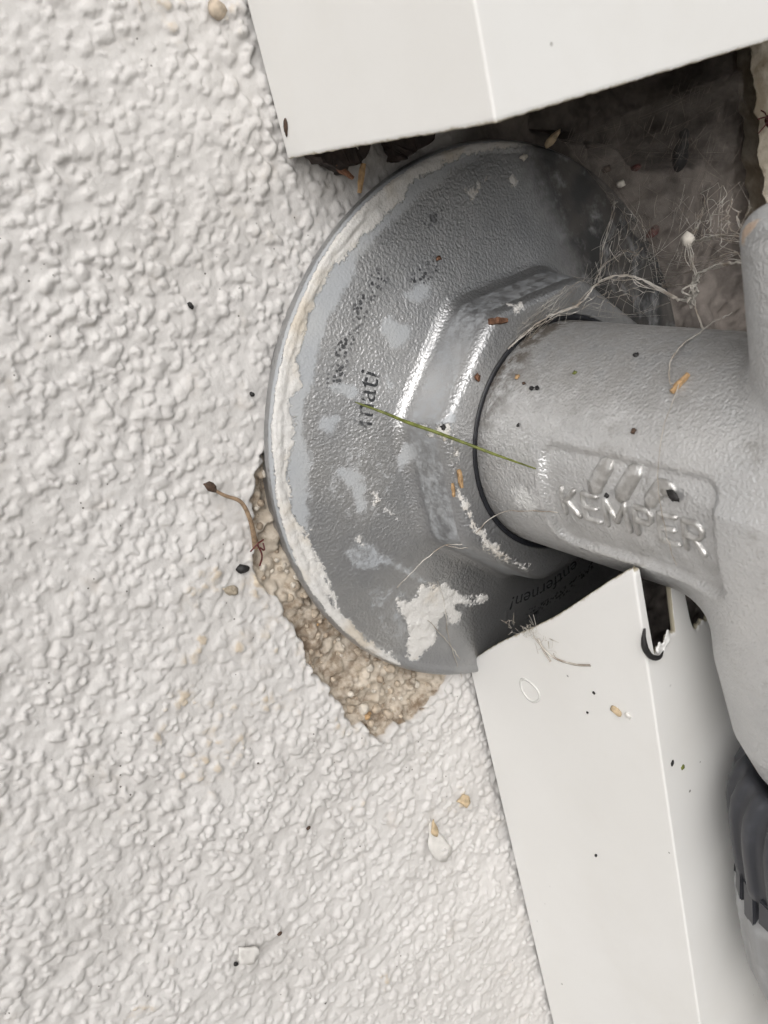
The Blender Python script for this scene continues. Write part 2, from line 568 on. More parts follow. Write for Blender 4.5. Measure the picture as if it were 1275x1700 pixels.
# warp the lumps so that none keeps a clean outline
wy_ = (noise2(sh, 5, 71) * 1.0 + noise2(sh, 3, 72) * .7).round().astype(int)
wz_ = (noise2(sh, 5, 73) * 1.0 + noise2(sh, 3, 74) * .7).round().astype(int)
ii, jj = np.meshgrid(np.arange(sh[0]), np.arange(sh[1]), indexing='ij')
H = H[np.clip(ii + wy_, 0, sh[0] - 1), np.clip(jj + wz_, 0, sh[1] - 1)]
H = .76 * (.8 * H + .2 * blur(H, 2.6))
H = blur(H, .48)
low = noise2(sh, 45, 3) * .30 + noise2(sh, 120, 4) * .5
mid = noise2(sh, 4, 5) * .07 + noise2(sh, 10, 6) * .16 + noise2(sh, 24, 7) * .2
H = H * (0.95 + .4 * noise2(sh, 70, 8)) + low + mid
YY, ZZ = np.meshgrid(ry, rz, indexing='ij')

EXPOSED = [(-37.7, 11.3), (-37.3, 9.9), (-36, 0), (-35, -10), (-33, -16), (-30, -22), (-25, -29), (-20.5, -33), (-18.5, -35.7), (-21.7, -39.3), (-26.7, -39.9), (-30.3, -39.0), (-33.6, -39.2), (-36.9, -34.0), (-37.7, -30.9), (-38.9, -26.3), (-40.5, -23.3), (-40.7, -18.7), (-41.0, -14.6), (-41.7, -10.7), (-42.8, -9.4), (-44.5, -6.6), (-43.5, -2.4), (-42.2, 2.7), (-41.5, 5.9), (-40.1, 8.0)]
sd = poly_sd(YY, ZZ, EXPOSED) + noise2(sh, 5, 21) * .5 + noise2(sh, 12, 22) * .7
ex_m = sstep(.22, -.22, sd)
E_ = np.zeros(sh) - 2.3
add_domes(E_, 900, .5, 1.2, .3, .9, 31, ymax=-14, zr=(-44, 16), yr0=-48, asp=1.25)
E_ = E_ * 0 + np.where(E_ < -1, 0, E_)
E_ = blur(E_, .6) * 1.25 - 1.75 + noise2(sh, 14, 33) * .5 + noise2(sh, 30, 35) * .6 + noise2(sh, 4, 34) * .3 + noise2(sh, 2.2, 39) * .12
H = H * (1 - ex_m) + E_ * ex_m
# curled paint edge around the break
H += .28 * np.exp(-((sd - .45) / .35) ** 2) * (.5 + .5 * noise2(sh, 10, 36))

raw = np.maximum(sstep(-1, 9, YY), sstep(-13, -9, YY) * sstep(-36, -40, ZZ))
rough_raw = noise2(sh, 10, 41) * .6 + noise2(sh, 30, 42) * 1.3 + noise2(sh, 5, 43) * .25
H = H * (1 - raw) + rough_raw * raw
# a hole in the wall behind the upper cover
hole = poly_sd(YY, ZZ, [(14, 48), (20, 39), (30, 34), (44, 26), (58, 27), (62, 36), (62, 60), (14, 60)]) + noise2(sh, 16, 45) * 2
H -= 16 * sstep(1.5, -4, hole)

stain = np.zeros(sh)
for (y, z, r_) in [(-51.6, -2.7, 2.2), (-45.2, -14.2, 1.6), (-51.3, -23.7, 1.6), (-54, -20.4, 1.8), (-55.5, -10, 1.8), (-46.3, -25.2, 2), (-48.6, -23.7, 1.7), (-43.1, -11.5, 2), (-48, -29.1, 1.4), (-58.6, -16.9, 1.5), (-40.8, -47.4, 1.3), (-22.1, -59.7, 2.0), (-53.4, -26.3, 1.6), (-58.9, -27.5, 2.4), (-62.2, -27, 1.6), (-61.9, -19.5, 2), (-81.2, -56.7, 1.5), (-52.1, -78.8, 1.5), (-45.1, -82.5, 1.5), (-27.8, 61.5, 1.6), (-34, 62.7, 2), (-45.5, -5, 2.2), (-43.5, -17, 1.6), (-50, -13, 1.3), (-40, -33, 1.5), (-57, -24, 1.3)]:
    stain = np.maximum(stain, np.exp(-(((YY - y) ** 2 + (ZZ - z) ** 2) / (1.5 * r_) ** 2)))
stain = stain * (.15 + .85 * sstep(-.05, .6, H - low)) * (.75 + .6 * noise2(sh, 9, 81)) + .12 * sstep(4, 0, sd)

# grid lines: fine where the photograph looks, coarser behind the tap, then stretched far out
gy = np.concatenate([-126 - np.cumsum(np.geomspace(2, 320, 16))[::-1], ry[ry < 4], np.arange(4.2, 77.5, .55), 78 + np.cumsum(np.geomspace(2, 320, 16))])
gz = np.concatenate([Z0 - np.cumsum(np.geomspace(2, 90, 12))[::-1], rz, Z1 + np.cumsum(np.geomspace(2, 320, 16))])
iy = np.clip(np.round((gy - Y0) / DY).astype(int), 0, sh[0] - 1)
iz = np.clip(np.round((gz - Z0) / DY).astype(int), 0, sh[1] - 1)
pick = np.ix_(iy, iz)
GX = -2.0 + H[pick]
out_f = np.maximum(np.maximum(Y0 - gy, gy - Y1)[:, None], np.maximum(Z0 - gz, gz - Z1)[None, :])
fade = sstep(60, 0, out_f)
GX = -2.0 + (GX + 2.0) * fade
GY, GZ = np.meshgrid(gy, gz, indexing='ij')
V = np.stack([GX, GY, GZ], -1).reshape(-1, 3)
wall = mesh_np('wall', V, grid_faces(len(gy), len(gz)), MW, attrs={'exposed': ex_m[pick], 'stain': stain[pick] * fade, 'raw': raw[pick]})
tag(wall, 'white painted roughcast wall with lumpy texture', None, None, 'structure')
def wall_x(y, z):
    i = min(max(int(round((y - Y0) / DY)), 0), sh[0] - 1); j = min(max(int(round((z - Z0) / DY)), 0), sh[1] - 1)
    return -2.0 + H[i, j]
def wall_top(y, z, r=.8):
    return max(wall_x(y + a, z + b) for a in (-r, 0, r) for b in (-r, 0, r))

# loose sand grains in the break, each a piece of the wall
gm = []
for q in range(5):
    bm = bmesh.new()
    bmesh.ops.create_icosphere(bm, subdivisions=2, radius=1)
    for v in bm.verts:
        kf = 1 + .28 * noise.noise(v.co * 1.3 + Vector((q * 7, 0, 3))) + .1 * noise.noise(v.co * 4 + Vector((q, 2, 1)))
        v.co = v.co * kf * MM
    for f in bm.faces: f.smooth = q < 2
    me = bpy.data.meshes.new('sand_grain')
    bm.to_mesh(me); bm.free()
    me.materials.append(M_sand[[0, 1, 0, 3, 1][q]])
    gm.append(me)
og = gm[0].copy(); og.materials.clear(); og.materials.append(M_sand[2])
cnt = 0
rs = np.random.default_rng(5)
while cnt < 130:
    y, z = rs.uniform(-45, -17), rs.uniform(-41, 12)
    i, j = int((y - Y0) / DY), int((z - Z0) / DY)
    if sd[i, j] > -.5: continue
    s_ = rs.choice([.28, .38, .5, .65, .85], p=[.32, .3, .2, .12, .06])
    o = bpy.data.objects.new('sand_grain', gm[rs.integers(5)] if rs.random() > .05 else og)
    col.objects.link(o)
    o.parent = wall
    o.location = Vector((wall_x(y, z) + s_ * .15, y, z)) * MM
    o.rotation_euler = rs.uniform(0, 6, 3)
    o.scale = (s_ * rs.uniform(.8, 1.15), s_ * rs.uniform(.8, 1.15), s_)
    cnt += 1

# ---------------------------------------------------------------- white box covers above and below the tap
def cover(name, y_left, sign, edge_fn, far_z, label):
    """U-shaped white box section: side face off the wall, rounded corner, front face, far side."""
    depth, rc, th, y_right = 37.6, .3, .9, 64.0
    path = []
    for x in np.linspace(-0.9, depth - rc, 120): path.append((x, y_left, 0))
    for a in np.linspace(0, 90, 9)[1:-1]:
        a = math.radians(a)
        path.append((depth - rc + rc * math.sin(a), y_left + rc - rc * math.cos(a), 0))
    ys = np.concatenate([np.arange(y_left + rc, y_left + 26, .22), np.arange(y_left + 26.4, y_right - rc, 1.2), [y_right - rc]])
    for y in ys: path.append((depth, y, 1))
    for a in np.linspace(0, 90, 7)[1:-1]:
        a = math.radians(a)
        path.append((depth - rc + rc * math.cos(a), y_right - rc + rc * math.sin(a), 2))
    for x in np.linspace(depth - rc, -2.6, 16): path.append((x, y_right, 2))
    P = np.array([(p[0], p[1]) for p in path])
    T = np.gradient(P, axis=0); T /= np.linalg.norm(T, axis=1)[:, None]
    N = np.stack([T[:, 1], -T[:, 0]], 1)          # outward
    nu = len(P)
    ze = np.array([edge_fn(x, y) for x, y in P])
    # cross-section of the wall: out far -> out near the cut -> bevel -> inside
    K = 22
    t = np.concatenate([[0], np.geomspace(.004, 1, K)])
    rows = []
    ed = []
    for tt in t[::-1]:
        z = ze + (far_z - ze) * tt
        rows.append(np.column_stack([P, z])); ed.append(np.exp(-np.abs(z - ze) / .7) * .62)
    rows[-1][:, 2] -= sign * -.18
    b = np.column_stack([P - N * .18, ze]); rows.append(b); ed.append(np.full(nu, 1.0))
    b = np.column_stack([P - N * (th - .2), ze + sign * .05]); rows.append(b); ed.append(np.full(nu, 1.0))
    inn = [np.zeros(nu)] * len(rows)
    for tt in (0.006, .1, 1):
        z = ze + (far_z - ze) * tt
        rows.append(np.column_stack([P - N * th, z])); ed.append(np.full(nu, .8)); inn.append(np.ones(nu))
    A = np.stack(rows, 1)
    nv = A.shape[1]
    r3 = np.random.default_rng(int(abs(far_z)))
    F = grid_faces(nu, nv)
    if sign < 0: F = F[:, ::-1]
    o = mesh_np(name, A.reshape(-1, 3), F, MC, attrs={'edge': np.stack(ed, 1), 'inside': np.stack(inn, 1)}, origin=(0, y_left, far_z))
    me = o.data
    bm = bmesh.new(); bm.from_mesh(me)
    bmesh.ops.recalc_face_normals(bm, faces=bm.faces)
    bm.to_mesh(me); bm.free()
    tag(o, label, 'cover')
    return o

def up_edge(x, y):
    return 44.1 + .10 * noise.noise(Vector((x * .9, y * .9, 3))) + .05 * noise.noise(Vector((x * 4, y * 4, 9)))
upper = cover('plastic_cover', -24.0, 1, up_edge, 190, 'white plastic box cover above the tap with a straight cut edge')

def low_edge(x, y):
    j = .12 * noise.noise(Vector((x * 1.2, y * 1.2, 5))) + .08 * noise.noise(Vector((x * 5, y * 5, 2)))
    if x < 37.5 and y < 0:
        return -35.2 + (x + .3) * .735 + .35 * math.sin(x * .22) + j
    if y > 0 and x < 37.5: return -9
    base = -7.6
    n1 = sstep(-14.0, -13.7, y) * sstep(-9.1, -9.4, y)
    n2 = sstep(-7.9, -6.2, y) * sstep(-2.0, -2.5, y)
    d1 = -19.8 + 1.2 * noise.noise(Vector((y * 2.2, 1, 1))) + (.9 if y > -11.2 else 0)
    d2 = -20.3 + .6 * noise.noise(Vector((y * 1.5, 4, 1)))
    return base + (d1 - base) * n1 + (d2 - base) * n2 + j
lower = cover('plastic_cover', -15.0, -1, low_edge, -230, 'white plastic box cover below the tap with a slanted, notched cut end')
# curled shard of torn plastic at the foot of the notch
bm = bmesh.new()
OUT = smooth_path([(-14.0, -18.4), (-13.4, -17.4), (-12.6, -18.5), (-11.6, -18.0), (-10.2, -16.2), (-10.3, -18.2), (-11.2, -19.6), (-12.4, -20.2), (-13.4, -20.8), (-14.3, -20.0), (-14.6, -19.0), (-14.0, -18.4)], 5)[:-1]
cy_, cz_ = -12.3, -19.6
c0 = bm.verts.new((37.9, cy_, cz_))
rings_ = [[bm.verts.new((38.0 + f * f * (.35 + .35 * math.sin(i * .55) + .45 * noise.noise(Vector((i * .9, f * 3, 0)))), cy_ + (p[0] - cy_) * f, cz_ + (p[1] - cz_) * f)) for i, p in enumerate(OUT)] for f in (.2, .4, .58)]
n_ = len(OUT)
for i in range(n_):
    j = (i + 1) % n_
    bm.faces.new((c0, rings_[0][i], rings_[0][j]))
    for a, b in zip(rings_[:-1], rings_[1:]): bm.faces.new((a[i], b[i], b[j], a[j]))
bmesh.ops.recalc_face_normals(bm, faces=bm.faces)
sh_o = bm_obj('torn_shard', bm, MC, lower)
sm = sh_o.modifiers.new('thick', 'SOLIDIFY'); sm.thickness = .2 * MM

# ---------------------------------------------------------------- cream render edge at the far right
nu, nv = 70, 150
A = np.zeros((nu, nv, 3)); 
for i in range(nu):
    f = i / (nu - 1)
    for j in range(nv):
        z = -22 + 80 * j / (nv - 1)
        wob = 1.4 * noise.noise(Vector((z * .12, 3, 0))) + .9 * noise.noise(Vector((z * .4, 7, 0))) + .03 * (28 - z)
        if f < .35:
            g = f / .35; x, y = -5 + 9 * math.sin(g * 1.57), 67.0 - 6.0 * g + wob
        else:
            g = (f - .35) / .65; x, y = 4 + .6 * g, 61.0 + wob * (1 - g) + 24 * g
        p = Vector((x, y, z))
        d = .9 * noise.noise(p * .35) + .45 * noise.noise(p * .9) + .2 * noise.noise(p * 2.4)
        A[i, j] = (x + d, y - d * .4, z)
F = grid_faces(nu, nv)
cream = mesh_np('render_edge', A.reshape(-1, 3), F, M_cream, origin=(0, 60, 0))
tag(cream, 'rough cream render edge beside the dark gap under the upper cover', 'render')

# ---------------------------------------------------------------- the tap
tap = empty('garden_tap')
tag(tap, 'grey cast metal outdoor tap with a round wall rosette', 'tap')

# rosette: relief in polar form
prof_r = np.array([15.0, 16.3, 18.7, 19.3, 19.8, 20.15, 20.35, 20.5, 20.95, 21.1, 21.4, 21.9, 22.6, 23.6, 30, 38.3, 38.9, 39.5, 40.0, 40.2])
prof_h = np.array([13.15, 13.15, 13.1, 13.0, 12.75, 12.3, 11.8, 11.2, 6.9, 6.3, 5.6, 5.05, 4.7, 4.45, 2.9, 1.15, 1.25, 1.15, .55, -.1])
tr = np.arange(14, 41, .02)
th_ = np.interp(tr, prof_r, prof_h)
kk = np.exp(-.5 * (np.arange(-60, 61) * .02 / .10) ** 2); kk /= kk.sum()
th_s = np.convolve(np.pad(th_, 60, mode='edge'), kk, 'valid')
wgt = sstep(37.4, 38.2, tr)
th_f = th_s * (1 - wgt) + np.convolve(np.pad(th_, 60, mode='edge'), np.exp(-.5 * (np.arange(-60, 61) * .02 / .1) ** 2) / np.exp(-.5 * (np.arange(-60, 61) * .02 / .1) ** 2).sum(), 'valid') * wgt
octd = [(math.cos(a), math.sin(a)) for a in np.arange(8) * math.pi / 4]
def ros_h(y, z):
    y = np.asarray(y, float); z = np.asarray(z, float)
    r = np.hypot(y, z)
    s = 0
    for c, s_ in octd: s = s + np.clip(y * c + z * s_, 0, None) ** 36
    ro = s ** (1 / 36) * 1.006
    w = sstep(16.6, 18.6, r) * sstep(30, 24.5, r)
    return np.interp(r * (1 - w) + ro * w, tr, th_f)
nth = 1000
rr_ = np.concatenate([np.arange(16.6, 19.2, .13), np.arange(19.2, 23.6, .045), np.arange(23.6, 25, .14), np.arange(25, 37, .17), np.arange(37, 39.9, .1)])
ta = np.arange(nth) * 2 * math.pi / nth
TT, RR = np.meshgrid(ta, rr_, indexing='ij')
ry_, rz_ = RR * np.cos(TT), RR * np.sin(TT)
rh = ros_h(ry_, rz_)
deg = np.degrees(TT) % 360

smear_th = [0, 60, 74, 78, 90, 98, 104, 108, 114, 120, 126, 130, 134, 138, 142, 147, 151, 154, 157, 163, 169, 175, 182, 188, 192, 197, 202, 208, 214, 220, 224, 226, 360]
smear_r = [40.6, 40.6, 38.9, 38.7, 38.5, 38.3, 37.9, 37.3, 36.9, 37.1, 37.9, 38.2, 38.5, 38.3, 38.0, 37.7, 36.7, 37.9, 36.7, 36.6, 37.0, 36.8, 36.2, 36.4, 36.6, 37.3, 37.6, 38.1, 38.4, 38.5, 39.0, 40.6, 40.6]
haze_th = [0, 70, 86, 110, 132, 144, 150, 159, 168, 176, 184, 190, 360]
haze_r = [41, 41, 37.6, 36.2, 35.6, 35.6, 35.4, 35.5, 34.6, 35.3, 36.6, 41, 41]
wig = (noise2(RR.shape, 14, 51) * .5 + noise2(RR.shape, 40, 52) * .6)
sr = np.interp(deg, smear_th, smear_r) + wig * .6
paint = .5 + (RR - sr) * .55
paint = np.minimum(paint, .5 + (39.75 - RR) * 3)
paint -= .5 * sstep(.35, .75, noise2(RR.shape, 22, 57)) + .25 * sstep(.3, .8, noise2(RR.shape, 7, 59))
hz = .5 + (RR - np.interp(deg, haze_th, haze_r) - wig * 1.2) * .35
PAINTS = [  # opaque cream splashes
 ([(-26.8, -17.0), (-24.9, -18.1), (-23.0, -16.4), (-21.4, -17.9), (-19.6, -17.6), (-18.0, -19.5), (-16.0, -21.7), (-12.6, -23.1), (-12.9, -23.8), (-15.4, -23.3), (-18.2, -21.4), (-20.2, -22.4), (-21.4, -23.8), (-22.1, -26.6), (-23.7, -27.4), (-26.3, -28.1), (-26.8, -26.5), (-25.7, -23.2), (-26.5, -19.6)], 1.0),
 ([(-19.4, -22.0), (-18.3, -22.2), (-17.0, -24.4), (-17.4, -25.0), (-18.6, -24.9)], 1.0),
 ([(-19.6, -0.6), (-19.1, -2.9), (-18.4, -7.0), (-16.8, -10.5), (-13.5, -14.0), (-10.3, -17.6), (-11.2, -15.7), (-15.0, -11.5), (-17.1, -7.7), (-18.0, -6.1), (-18.8, -4.7)], .9),
 ([(-27.0, 0.8), (-26.3, 0.4), (-26.2, -0.8), (-26.7, -0.6)], 1.0),
 ([(-26.4, -1.7), (-25.5, -1.7), (-24.3, -4.5), (-24.7, -4.7), (-25.7, -2.9)], .75),
 ([(-0.1, 34.1), (4.1, 34.8), (0.2, 32.7)], .95), ([(-30.8, -4.7), (-29.1, -6.4), (-30.5, -6.3)], .8),
 ([(-4.9, 20.2), (-3.2, 19.6), (-4.5, 19.2)], .9), ([(-18.9, 5.3), (-18.1, 5.3), (-18.4, 3.4), (-19.2, 2.8), (-19.5, 4.0)], .7),
 ([(-19.9, 8.4), (-19.0, 8.6), (-18.9, 7.2), (-19.7, 7.2)], .9), ([(8.2, 33.9), (8.9, 33.6), (8.9, 32.5), (8.2, 32.6)], .95), ([(-22.0, -16.6), (-20.4, -16.8), (-21.2, -18.2)], .8)]
HAZES = [
 ([(-14.8, 24.6), (-12.5, 24.7), (-9.7, 25.3), (-11.2, 22.9), (-13.1, 22.3), (-14.9, 23.7)], .95),
 ([(-19.1, 22.6), (-17.3, 23.1), (-16.8, 22.1), (-15.5, 20.3), (-15.6, 18.9), (-17.1, 17.9), (-18.6, 18.1), (-19.0, 19.7), (-20.0, 20.6)], .95),
 ([(-28.4, 16.4), (-26.7, 17.0), (-25.0, 15.9), (-24.2, 14.4), (-25.2, 13.3), (-27.5, 14.4)], .9),
 ([(-30.9, 13.3), (-28.6, 13.0), (-28.1, 11.7), (-30.2, 10.7), (-31.8, 11.5)], .85),
 ([(-21.3, 16.7), (-19.8, 16.5), (-19.9, 13.6), (-20.5, 12.6), (-21.5, 13.5)], .6),
 ([(-30.7, 6.3), (-28.5, 6.4), (-26.8, 3.9), (-27.1, 1.8), (-28.3, -1.9), (-30.1, -1.8), (-30.3, 2.1), (-31.6, 5.1)], .72),
 ([(-22.3, 4.4), (-21.1, 5.7), (-20.8, 4.1), (-21.3, 3.1), (-22.3, 2.6)], .95),
 ([(-33.8, -5.6), (-30.1, -4.4), (-26.5, -8.0), (-24.0, -12.3), (-21.2, -16.1), (-22.6, -16.2), (-27.2, -11.9), (-32.7, -10.1)], .62),
 ([(-19.5, 9.7), (-18.0, 10.1), (-17.5, 9.0), (-18.6, 8.2), (-19.8, 8.6)], .9),
 ([(-31, 9), (-24, 9), (-22, 3), (-26, -4), (-31, -3), (-34, 3)], .42), ([(-32, -12), (-26, -14), (-23, -20), (-27, -26), (-31, -21)], .46),
 ([(8.6, 38.1), (12.2, 38.6), (8.7, 39.3), (5.9, 39.1)], .9)]
for pl, st in PAINTS:
    d = poly_sd(ry_, rz_, pl) + wig * .45 + noise2(RR.shape, 5, 58) * .3
    paint = np.maximum(paint, st * np.clip(.58 - d / 2.0, 0, 1.1))
for pl, st in HAZES:
    d = poly_sd(ry_, rz_, pl) + wig * .7
    hz = np.maximum(hz, st * np.clip(.5 - d / 2.2, 0, 1))
def arc(r0, w, a0, a1):
    return sstep(w, w * .5, np.abs(RR - r0)) * sstep(a0 - 1.5, a0 + 1, deg) * sstep(a1 + 1.5, a1 - 1, deg)
hz = np.maximum(hz, .54 * sstep(5.8, 6.8, rh) * sstep(12.2, 11.4, rh))
prn = np.maximum.reduce([arc(32.2, 1.5, 121, 150), arc(28.1, 1.4, 107, 117), arc(32.9, 1.0, 98, 106) * .7, arc(27.9, 1.3, 157, 163) * .8, arc(31.5, 1.2, 262, 300), arc(28, 1.2, 284, 292)])
dust_shade = np.clip(sstep(10, 27, ry_ + .15 * rz_) * sstep(-12, 4, rz_) * 1.25, 0, 1)  # dust, and shade put into the colour, over the right side
terr = sstep(5.8, 6.8, rh) * sstep(12.2, 11.4, rh)
rh = rh + .2 * np.clip((paint - .45) * 4, 0, 1) * (.6 + .6 * noise2(RR.shape, 6, 61))
PV = np.stack([rh, ry_, rz_], -1)
# skirt behind the rim and sleeve inside the hole
def ringrow(r, h): return np.stack([np.full(nth, h), r * np.cos(ta), r * np.sin(ta)], -1)[:, None, :]
PV = np.concatenate([ringrow(16.5, 6.0), ringrow(16.5, 12.8), PV, ringrow(40.05, .25), ringrow(40.12, -.3), ringrow(40.0, -.75), ringrow(39.4, -.95), ringrow(39.2, -3.4)], 1)
def padf(a, lo=0., hi=0.): return np.concatenate([np.full((nth, 2), lo), a, np.full((nth, 5), hi)], 1)
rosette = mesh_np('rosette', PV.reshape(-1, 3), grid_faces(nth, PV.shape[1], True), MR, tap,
                  attrs={'paint': padf(paint), 'haze': padf(hz), 'print': padf(prn), 'dust_shade': padf(dust_shade, .3, .2), 'terrace': padf(terr)})
a_ = np.arange(160) * 2 * math.pi / 160
b_ = np.arange(12) * 2 * math.pi / 12
AA, BB = np.meshgrid(a_, b_, indexing='ij')
rad_ = 16.15 + .42 * np.cos(BB)
ii_ = np.arange(160)[:, None]; jj_ = np.arange(12)[None, :]
OF = np.stack(np.broadcast_arrays(ii_ * 12 + jj_, ((ii_ + 1) % 160) * 12 + jj_, ((ii_ + 1) % 160) * 12 + (jj_ + 1) % 12, ii_ * 12 + (jj_ + 1) % 12), -1).reshape(-1, 4)
mesh_np('gap_ring', np.stack([12.85 + .42 * np.sin(BB), rad_ * np.cos(AA), rad_ * np.sin(AA)], -1).reshape(-1, 3), OF, M_gap_ring, tap)  # black ring filling the gap between neck and rosette
tag(rosette, 'round grey rosette smeared with white paint along its rim')

# printed words running clockwise round the rosette
def ring_text(word, r0, deg0, size, squeeze=1.0):
    cu = bpy.data.curves.new('t', 'FONT')
    cu.body = word; cu.size = size; cu.resolution_u = 6
    to = bpy.data.objects.new('t', cu)
    col.objects.link(to)
    dg = bpy.context.evaluated_depsgraph_get(); dg.update()
    me = bpy.data.meshes.new_from_object(to.evaluated_get(dg))
    bpy.data.objects.remove(to); bpy.data.curves.remove(cu)
    bm = bmesh.new(); bm.from_mesh(me); bpy.data.meshes.remove(me)
    bmesh.ops.triangulate(bm, faces=bm.faces)
    bmesh.ops.subdivide_edges(bm, edges=[e for e in bm.edges if e.calc_length() > .4], cuts=2)
    for v in bm.verts:
        a = math.radians(deg0) - v.co.x * squeeze / r0
        r = r0 + v.co.y
        y, z = r * math.cos(a), r * math.sin(a)
        v.co = Vector((float(ros_h(y, z)) + .05, y, z))
    bmesh.ops.recalc_face_normals(bm, faces=bm.faces)
    return bm_obj('printed_word', bm, M_text[word], rosette, smooth=False)
for w_, r0, d0, s_ in (('mati', 26.5, 159, 4.1), ('entfernen!', 27.0, 284.5, 3.5)):
    tag(ring_text(w_, r0, d0, s_), 'worn dark print reading ' + w_)

# body: neck, outlet and upper bonnet as one cast piece
def smin(a, b, kx):
    h = np.clip(.5 + .5 * (b - a) / kx, 0, 1)
    return b * (1 - h) + a * h - kx * h * (1 - h)
def capped(rad, r, ax, a0, a1, rnd):
    dx = rad - r + rnd
    da = np.maximum(a0 - ax, ax - a1) + rnd
    return np.minimum(np.maximum(dx, da), 0) + np.hypot(np.maximum(dx, 0), np.maximum(da, 0)) - rnd
def body_sdf(x, y, z):
    neck = capped(np.hypot(y, z), 15.75, x, 9.0, 80, .8)
    ro = np.interp(z, [-46, -40, -35, -30, -20, 0], [7.8, 8.8, 12.0, 13.8, 15.0, 15.0])
    outl = np.maximum((np.hypot(x - 54.7, y) - ro) * .94, np.maximum(-45.5 - z, z - 2))
    bon = capped(np.hypot(x - 60.2, y), 12.7, z, 0, 30.8, 2.2)
    d = smin(neck, outl, 4.0)
    d = smin(d, bon, 2.0)
    return d
def panel_depth(x, y, z):
    s = (np.arctan2(z, -y)) * 15.75
    qx = np.abs(x - 37.6) - (12.6 - 2.0); qs = np.abs(s + .35) - (6.9 - 2.0)
    d = np.hypot(np.maximum(qx, 0), np.maximum(qs, 0)) + np.minimum(np.maximum(qx, qs), 0) - 2.0
    return sstep(.55, -.45, d) * (y < 0)
VX = .34
gx = np.arange(7.5, 82, VX); gy2 = np.arange(-18.5, 18.6, VX); gz2 = np.arange(-47.5, 33, VX)
S = body_sdf(gx[:, None, None], gy2[None, :, None], gz2[None, None, :]).astype(np.float32)
ins = S < 0
c = [ins[a:a + ins.shape[0] - 1, b:b + ins.shape[1] - 1, d:d + ins.shape[2] - 1] for a in (0, 1) for b in (0, 1) for d in (0, 1)]
any_ = np.logical_or.reduce(c); all_ = np.logical_and.reduce(c)
act = any_ & ~all_
idx = np.full(act.shape, -1, np.int32)
ci = np.argwhere(act)
idx[act] = np.arange(len(ci))
BV = np.stack([gx[ci[:, 0]], gy2[ci[:, 1]], gz2[ci[:, 2]]], 1) + VX / 2
for it in range(6):
    d0 = body_sdf(*BV.T)
    e = .02
    G = np.stack([(body_sdf(BV[:, 0] + (e if q == 0 else 0), BV[:, 1] + (e if q == 1 else 0), BV[:, 2] + (e if q == 2 else 0)) - d0) / e for q in range(3)], 1)
    BV -= (d0 / (np.sum(G * G, 1) + 1e-6))[:, None] * G * .9
quads = []
for ax in range(3):
    sl0 = [slice(None)] * 3; sl1 = [slice(None)] * 3
    sl0[ax] = slice(0, -1); sl1[ax] = slice(1, None)
    a_, b_ = ins[tuple(sl0)], ins[tuple(sl1)]
    o1, o2 = [q for q in range(3) if q != ax]
    chg = np.argwhere(a_ != b_)
    sgn = a_[tuple(chg.T)]
    def cell(d1, d2):
        q = chg.copy(); q[:, o1] -= d1; q[:, o2] -= d2
        return idx[tuple(q.T)]
    f = np.stack([cell(1, 1), cell(0, 1), cell(0, 0), cell(1, 0)], 1)
    flip = sgn if ax != 1 else ~sgn
    f = np.where(flip[:, None], f, f[:, ::-1])
    quads.append(f)
BF = np.concatenate(quads)
rad = np.hypot(BV[:, 1], BV[:, 2])
pd = panel_depth(*BV.T)
BV[:, 1:] -= (pd * .9 / rad)[:, None] * BV[:, 1:]
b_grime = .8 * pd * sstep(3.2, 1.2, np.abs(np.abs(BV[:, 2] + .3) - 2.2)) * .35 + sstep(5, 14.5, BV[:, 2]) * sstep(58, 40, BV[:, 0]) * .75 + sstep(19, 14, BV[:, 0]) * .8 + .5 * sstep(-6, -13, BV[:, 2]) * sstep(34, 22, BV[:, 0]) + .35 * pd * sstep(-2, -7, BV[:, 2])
b_paint = np.clip(.75 - np.hypot((BV[:, 0] - 21.3) / 4.2, (np.degrees(np.arctan2(BV[:, 2], -BV[:, 1])) + 6) / 14) * .5, 0, 1) * (BV[:, 1] < 0)
b_paint = np.maximum(b_paint, .38 * sstep(-9, -13, BV[:, 2]) * sstep(26, 19, BV[:, 0]))
ds = lambda p, r: np.clip(1.05 - np.linalg.norm(BV - np.array(p), axis=1) / r * .6, 0, 1)
b_rust = np.maximum.reduce([ds((49.5, -6, 29), 1.3), ds((52, -9, 30), 1.4) , ds((48.6, -6, 25.0), 1.2), ds((48.2, -9, -32.4), 2.4), ds((44.6, -9, -31.5), 1.6), .6 * sstep(49.4, 48.4, BV[:, 0]) * sstep(15, 18, BV[:, 2]) * sstep(44, 46, BV[:, 0])])
body = mesh_np('tap_body', BV, BF, MB_, tap, attrs={'grime': b_grime, 'paint': b_paint, 'rust': b_rust})
me = body.data
bm = bmesh.new(); bm.from_mesh(me); bmesh.ops.recalc_face_normals(bm, faces=bm.faces); bm.to_mesh(me); bm.free()
tag(body, 'matt silver cast neck with outlet and raised lettering in a sunk panel')

